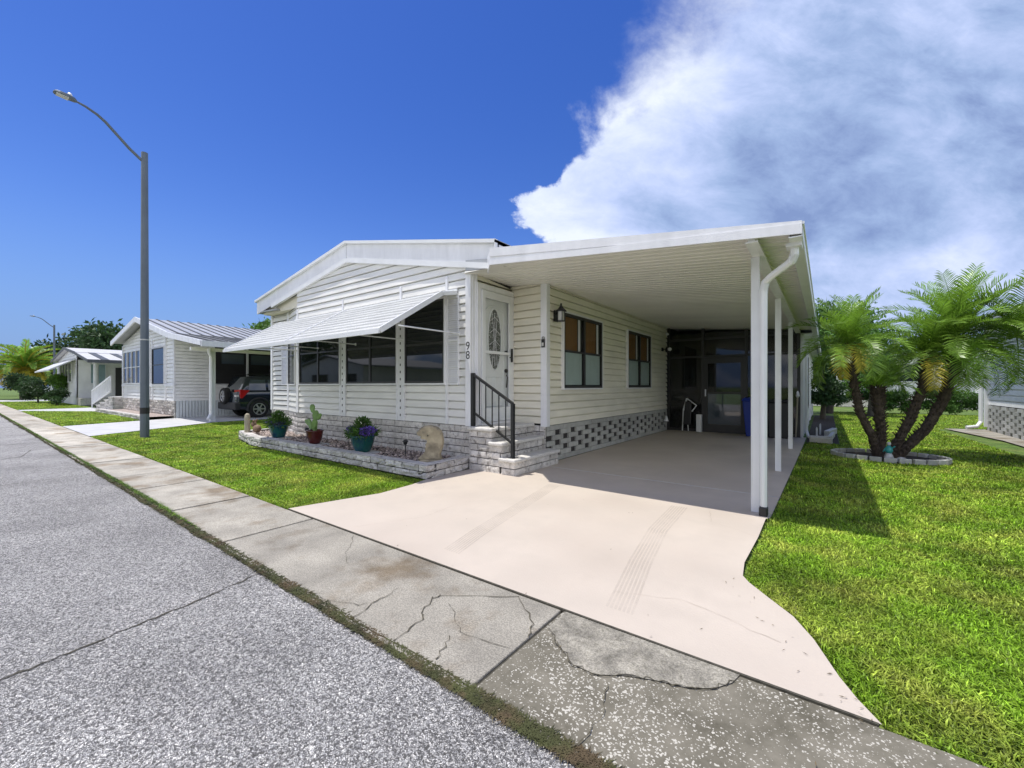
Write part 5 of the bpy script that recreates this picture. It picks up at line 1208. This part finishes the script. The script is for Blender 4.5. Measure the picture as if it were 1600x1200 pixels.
cluster_tree('round_shrub','dark rounded shrub beside the small home with the side porch',(-42.5,4.35,0),1.2,(1.0,.6,.5),3500,.12,M['leaf_dark'],None,trunk=True,blobs=9,seed=10,crown_z=.5,cat='shrub')
cluster_tree('round_shrub','dark spreading shrub in front of the small home awning',(-50,4.1,0),1.9,(1.5,.8,.8),3500,.16,M['leaf_dark'],None,trunk=True,blobs=9,seed=12,crown_z=.5,cat='shrub')
cluster_tree('round_shrub','light green bush against the front wall of the small home',(-46.5,4.9,0),2.6,(.9,.4,1.0),2200,.16,M['leaf_lime'],None,trunk=True,blobs=7,seed=13,crown_z=.55,cat='shrub')
# homes and trees across the street, seen only as reflections in the windows
DX=-30
N7=thing('mobile_home','white mobile home across the street, seen only as a reflection in the front windows','house',(-42,-14,0))
m_=MB(); siding(m_,(-4+DX,-12.5),(-16+DX,-12.5),.6,[(0,3.2),(6,4.2),(12,3.2)],pitch=.2); m_.build('front_wall',M['siding2'],N7)
m_=MB(); m_.box(-15.97+DX,-4.03+DX,-26,-12.56,0,3.2); m_.build('inner_wall',M['siding2'],N7)
m_=MB(); rakepiece(m_,-16.5+DX,-10+DX,-26,-12.1,3.3,4.45,3.2,4.35); rakepiece(m_,-10+DX,-3.5+DX,-26,-12.1,4.45,3.3,4.35,3.2); m_.build('roof',M['roof_metal'],N7)
window(N7,(-4+DX,-12.5),(-16+DX,-12.5),1,4,1.2,2.5,mull=(2,3),out=.06); window(N7,(-4+DX,-12.5),(-16+DX,-12.5),6,9,1.2,2.5,mull=(7,8),out=.06)
cluster_tree('oak_tree','dark oak across the street, reflected in the front windows',(-62,-22,0),13,(12,5,5.5),9000,.6,M['leaf_dark'],None,blobs=16,seed=21,crown_z=.6)
cluster_tree('oak_tree','third dark oak across the street, opposite the carport',(5,-22,0),10,(9,4,4.2),8000,.6,M['leaf_dark'],None,blobs=16,seed=23,crown_z=.5)
cluster_tree('oak_tree','second dark oak across the street, nearer than the first',(-24,-20,0),11,(8,5,4.5),9000,.6,M['leaf_dark'],None,blobs=16,seed=22,crown_z=.6)

# ------------------------------------------------------------------ palms
def frond(out,tones,base,az,el,L,droop,nl=46,ll=.30,lw=.02,rach=None,vfold=.5,curl=.14,tone=1.0,rg=RNG):
    """pinnate frond: arching rachis with two ranks of drooping leaflets"""
    pts=[]; p=np.array(base,float); e=el; st=L/16
    for i in range(17):
        pts.append(p.copy()); d=np.array([math.cos(e)*math.cos(az),math.cos(e)*math.sin(az),math.sin(e)]); p=p+d*st; e-=droop/16*(1+i/12)
    pts=np.array(pts); side=np.array([-math.sin(az),math.cos(az),0])
    for k in range(nl):
        t=.12+.88*(k/(nl-1)); i=min(int(t*16),15); f=t*16-i; c=pts[i]*(1-f)+pts[i+1]*f; d=pts[i+1]-pts[i]; d/=np.linalg.norm(d)
        up=np.cross(d,side); up=up if up[2]>0 else -up
        l=ll*(math.sin(math.pi*min(1,(t*.80+.12)))**.6)*rg.uniform(.85,1.1)
        for s in (-1,1):
            dir_=side*s*1.0+d*(.55+.5*t)+up*vfold*rg.uniform(.6,1.2)+rg.normal(0,.06,3); dir_/=np.linalg.norm(dir_)
            a=c; m_=c+dir_*l*.55; tip=c+dir_*l+np.array([0,0,-curl*l])*rg.uniform(.6,1.3)
            wv=d*lw*.5
            out.append(np.array([a-wv*.6,a+wv*.6,m_+wv,m_-wv])); out.append(np.array([m_-wv,m_+wv,tip+wv*.1,tip-wv*.1])); tt=tone*rg.uniform(.75,1.25); tones+= [tt,tt]
    if rach is not None: rach.append(pts)
def palm_head(T,c,n,L,rg,ll=.30,spread=(75,-25),yellow=2,dead=0,lw=.014,nl=46,bias=None,rr=.011,ytone=1.0):
    out=[];tn=[];ra=[]
    for i in range(n):
        az=i*2.39996+rg.uniform(-.2,.2); t=i/max(1,n-1); el=R(spread[0]+(spread[1]-spread[0])*t**1.25+rg.uniform(-8,8))
        frond(out,tn,c,az,el,L*rg.uniform(.85,1.08),R(24+46*t)*rg.uniform(.7,1.2),nl=nl,ll=ll,lw=lw,rach=ra,tone=rg.uniform(.8,1.25),rg=rg)
    np_mesh('crown',np.concatenate(out),4,M['frond'],np.array(tn),T)
    m_=MB()
    for r_ in ra: m_.tube([tuple(p) for p in r_[::2]],[rr*(1-.1*i) for i in range(len(r_[::2]))],4,False)
    m_.build('frond_stem',M['frond'],T)
    if yellow:
        out=[];tn=[];ra=[]
        for i in range(yellow):
            az=(bias or 3.9)+rg.uniform(-1.1,1.1); frond(out,tn,c,az,R(-15+rg.uniform(-15,15)),L*.75,R(60),nl=nl,ll=ll*.9,lw=lw,rach=ra,tone=ytone,rg=rg)
        np_mesh('yellow_frond',np.concatenate(out),4,M['frond_y'],np.array(tn),T)
    if dead:
        for i in range(dead):
            out=[];tn=[];ra=[]
            frond(out,tn,c,rg.uniform(0,6.28),R(-60),L*.7,R(35),nl=nl//2,ll=ll*.45,lw=lw,rach=ra,curl=.9,rg=rg)
            np_mesh('dead_frond',np.concatenate(out),4,M['frond_dead'],np.array(tn),T)
def palm_trunk(T,pts,r0,r1,spike=True):
    m_=MB(); P_=[Vector(p) for p in pts]; dense=[]
    for a,b in zip(P_[:-1],P_[1:]):
        for k in range(8): dense.append(a.lerp(b,k/8))
    dense.append(P_[-1]); n_=len(dense)
    rs=[r0+(r1-r0)*i/n_+(.012 if i%2 else 0) for i in range(n_)]
    m_.tube(dense,rs,10)
    if spike:   # old leaf bases
        for i in range(2,n_*9):
            k=random.randrange(2,n_); c=dense[k]; a=rnd(0,6.28); r_=rs[k]; o=Vector((math.cos(a),math.sin(a),.55))
            m_.tube([c+Vector((math.cos(a),math.sin(a),0))*r_*.8,c+o*(r_*.9+.035+.02*(k/n_))],[.013,.006],4)
    m_.build('trunk',M['bark'],T)
PB=(.92,10.55,0)
PT=thing('palm_clump','clump of pygmy date palms with four leaning trunks in a ring bed on the lawn','palm tree',PB)
rg=np.random.default_rng(42)
palm_trunk(PT,[(.78,10.45,-.03),(.74,10.41,.30),(.52,10.26,.85),(.42,10.18,1.45),(.36,10.14,2.10)],.066,.052)
palm_trunk(PT,[(.85,10.55,-.03),(.84,10.52,.5),(.80,10.48,.95),(.79,10.46,1.30)],.062,.085)
palm_trunk(PT,[(.98,10.60,-.03),(1.05,10.66,.22),(1.28,10.82,.72),(1.47,10.96,1.35),(1.56,11.03,1.95)],.074,.068)
palm_trunk(PT,[(1.05,10.62,-.03),(1.22,10.76,.20),(1.50,10.98,.52),(1.76,11.18,1.05),(1.92,11.30,1.65),(1.98,11.35,2.2)],.075,.085)
palm_head(PT,(.36,10.14,2.12),36,1.05,rg,ll=.27,spread=(84,-14),yellow=2,bias=4.3,lw=.020,nl=34)
palm_head(PT,(.79,10.46,1.32),14,.62,rg,ll=.20,spread=(80,25),yellow=0,lw=.018,nl=24)
palm_head(PT,(1.57,11.03,1.95),34,1.15,rg,ll=.28,spread=(84,-8),yellow=1,bias=4.1,dead=2,lw=.021,nl=34)
palm_head(PT,(1.98,11.35,2.24),54,1.32,rg,ll=.31,spread=(86,-24),yellow=0,dead=4,lw=.021,nl=36)
palm_head(PT,(2.72,11.35,2.22),32,1.2,rg,ll=.29,spread=(76,-24),yellow=0,dead=1,lw=.021,nl=34)
palm_trunk(PT,[(1.12,10.7,-.03),(1.6,10.9,.35),(2.2,11.2,1.2),(2.55,11.35,2.05)],.07,.08,False) if False else None
m_=MB()
for (c,r_) in (((1.96,11.33,2.0),.22),((1.56,11.02,1.80),.16),((.79,10.46,1.22),.12)):
    m_=MB()
    for i in range(150):
        a=rnd(0,6.28); e=rnd(-.9,.9); o=Vector((math.cos(a)*math.cos(e),math.sin(a)*math.cos(e),math.sin(e)+.35)); m_.tube([Vector(c)+o*r_*.2,Vector(c)+o*r_*rnd(.8,1.2)],[.016,.006],4)
    m_.build('boot_fibre',M['bark'],PT)
# ring bed
RG=thing('ring_bed','ring of pale scalloped edging around the palm clump','flower bed',(.9,10.55,0))
m_=MB(); m_.lathe((.93,10.55,0),[(.80,-.012),(.78,.006)],28,1.0,.72); m_.build('mulch',M['soil'],RG)
m_=MB()
for k in range(26):
    a=2*math.pi*k/26; b_=2*math.pi*(k+.86)/26
    P1=(.93+.82*math.cos(a),10.55+.60*math.sin(a)); P2=(.93+.82*math.cos(b_),10.55+.60*math.sin(b_))
    m_.bar((*P1,.03),(*P2,.03),.07,.09,tone=1+rnd(-.2,.2))
m_.build('edging_brick',M['ventblock'],RG,bevel=.01)
GN=thing('garden_figurine','small teal and white figurine at the foot of the palm trunks','garden ornament',(.92,10.2,0))
m_=MB(); m_.lathe((.92,10.2,0),[(.06,0),(.07,.05),(.05,.11),(.04,.13)],12); m_.build('base',M['lens'],GN,smooth=True)
m_=MB(); m_.lathe((.92,10.2,.13),[(.04,0),(.06,.04),(.05,.10),(.02,.14)],12); m_.tube([(.88,10.2,.22),(.84,10.18,.15)],.013,6); m_.tube([(.96,10.2,.22),(1.0,10.18,.26)],.013,6); m_.build('body',M['teal'],GN,smooth=True)
m_=MB(); ell(m_,(.92,10.2,.30),(.033,.033,.037)); m_.build('head',M['lens'],GN,smooth=True)
for x_,y_,s,lab in ((1.08,10.08,.07,'round grey stone just right of the figurine'),(1.0,10.02,.05,'small round stone in front of the figurine')):
    m_=MB(); ell(m_,(x_,y_,s*.6),(s,s*.9,s*.7)); o=m_.build('garden_stone',M['stone'],smooth=True); tag(o,lab,'stone','stones by the figurine')

# date palm at the far left
DP=thing('date_palm','date palm with bluish green crown and hanging yellow fronds far down the street','palm tree',(-67.5,4.6,0))
palm_trunk(DP,[(-67.5,4.6,-.05),(-67.5,4.6,1.2),(-67.5,4.6,3.0)],.35,.45)
out=[];tn=[];ra=[]; rg=np.random.default_rng(5)
for i in range(34):
    t=i/33; frond(out,tn,(-67.5,4.6,3.1),i*2.4,R(84-70*t),3.7*rg.uniform(.85,1.1),R(45+25*t),nl=44,ll=.60,lw=.10,rach=ra,vfold=.8,curl=.15,tone=rg.uniform(.8,1.4),rg=rg)
np_mesh('crown',np.concatenate(out),4,M['frond'],np.array(tn),DP)
out=[];tn=[]
for i in range(20): frond(out,tn,(-67.5,4.6,2.9),i*2.4,R(rg.uniform(-5,25)),3.0,R(95),nl=34,ll=.5,lw=.08,rach=ra,tone=1,rg=rg)
np_mesh('yellow_frond',np.concatenate(out),4,M['frond_y'],np.array(tn),DP)
m_=MB()
for r_ in ra: m_.tube([tuple(p) for p in r_[::3]],.04,4,False)
m_.build('frond_stem',M['frond_y'],DP)
cluster_tree('round_shrub','dark mop headed shrub standing under the far date palm',(-61,4.0,0),2.2,(1.7,1.0,.9),4000,.25,M['leaf_dark'],None,blobs=10,seed=31,crown_z=.65,cat='shrub')

# ------------------------------------------------------------------ grass blades
def inpoly(x,y,poly):
    c=np.zeros(len(x),bool); n_=len(poly)
    for i in range(n_):
        x1,y1=poly[i]; x2,y2=poly[(i+1)%n_]
        if y1==y2: continue
        k=((y1>y)!=(y2>y))&(x<(x2-x1)*(y-y1)/(y2-y1)+x1); c^=k
    return c
def blades(name,poly,n,h,w,label,m=None,z=-.03,holes=(),falloff=3.2,tonev=.65,flat=.6,clump=True,bb=None):
    rg=np.random.default_rng(len(name)*7+n); xs=[p[0] for p in poly]; ys=[p[1] for p in poly]
    X=[];Y=[];got=0
    x0,x1,y0,y1=bb or (min(xs),max(xs),min(ys),max(ys))
    while got<n:
        k=400000; x=rg.uniform(x0,x1,k); y=rg.uniform(y0,y1,k)
        d=np.hypot(x,y); keep=rg.random(k)<np.minimum(1,(falloff/d)**1.7)
        keep&=inpoly(x,y,poly)
        for hp in holes: keep&=~inpoly(x,y,hp)
        X.append(x[keep]);Y.append(y[keep]);got+=keep.sum()
    x=np.concatenate(X)[:n]; y=np.concatenate(Y)[:n]; d=np.hypot(x,y)
    sc=np.maximum(1,(d/falloff)**.62)
    # patchy height
    ph=.5+.5*np.sin(x*1.7+2*np.sin(y*1.1))*np.sin(y*2.3+1.5*np.sin(x*.9)); ph2=.5+.5*np.sin(x*7.1+3*np.sin(y*4.3))*np.sin(y*6.3+2*np.sin(x*3.7))
    hh=h*rg.uniform(.55,1.25,n)*(.75+.35*ph+.25*ph2)*sc**.25; ww=w*rg.uniform(.6,1.3,n)*sc
    a=rg.uniform(0,2*np.pi,n); lean=rg.uniform(.15,1.0,n)*flat*2
    dx=np.cos(a);dy=np.sin(a); px=-dy;py=dx
    b=np.stack([x,y,np.full(n,z)],1); s=np.stack([px,py,np.zeros(n)],1)
    m1=b+np.stack([dx*hh*lean*.35,dy*hh*lean*.35,hh*.62],1); tp=b+np.stack([dx*hh*lean,dy*hh*lean,hh*(1.0-.25*lean)],1)
    W=ww[:,None]*.5
    q1=np.stack([b-s*W*.8,b+s*W*.8,m1+s*W,m1-s*W],1); q2=np.stack([m1-s*W,m1+s*W,tp+s*W*.15,tp-s*W*.15],1)
    v=np.stack([q1,q2],1).reshape(-1,3); tn=rg.uniform(1-tonev,1+tonev,n)*(.85+.3*ph); dead=rg.random(n)<.10; tn[dead]*=1.7
    o=np_mesh(name,v,4,m or M['blade'],np.repeat(tn,2)); tag(o,label,'grass',kind='stuff'); return o
RL=[(.22,2.20),(.13,2.33),(.07,2.46),(-.03,2.74),(-.13,2.94),(-.28,3.12),(-.40,3.27),(-.455,3.36),(-.475,3.62),(-.46,4.3),(-.465,4.93),(-.44,5.0),(-.385,12.3),(.27,12.4),(.3,28),(9.5,28),(9.5,19.4),(2.8,18.9),(3.2,8),(9,8),(9,2.22)]
ring=[(.93+.84*math.cos(a),10.55+.62*math.sin(a)) for a in np.linspace(0,2*math.pi,24)[:-1]]
blades('grass',[p for p in RL],380000,.036,.0056,'thick bright green lawn right of the driveway',holes=(ring,),falloff=3.0)
LL=[(-4.74,2.22),(-4.63,2.72),(-4.50,3.21),(-4.55,3.76),(-4.62,4.07),(-10.57,4.07),(-12.1,4.38),(-12.1,5.3),(-12.5,5.35),(-12.5,14),(-18.1,14),(-18.1,5.8),(-15.75,2.23)]
blades('grass',LL,180000,.034,.0072,'trimmed lawn between the pavement and the raised planter',falloff=4.6)
blades('grass',[(-20.5,2.23),(-21.9,4.45),(-30.8,4.45),(-34.2,2.23)],30000,.05,.012,'patch of lawn in front of the white neighbouring home',falloff=8)
blades('grass',[(-36.4,2.23),(-37,5.2),(-55,5.2),(-55.8,2.23)],26000,.05,.014,'lawn strip in front of the small home with the awning',falloff=10)
# moss tufts and creeping weeds along the road edge
MS=[(-60,1.335),(3,1.335),(3,1.405),(-60,1.405)]
blades('moss',MS,34000,.013,.005,'mossy weeds creeping along the joint between road and pavement',m=M['moss'],z=-.008,falloff=1.8,flat=1.4)
M['weed']=mat('edge_weeds',(.10,.17,.02),.7,.4,4,tone=True,transm=True)
blades('weeds',[(-60,1.37),(-5.2,1.39),(-4.6,1.40),(-6.5,1.43),(-60,1.44)],7000,.022,.007,'low green weeds along the farther road edge',m=M['weed'],z=-.006,falloff=8,flat=1.2)
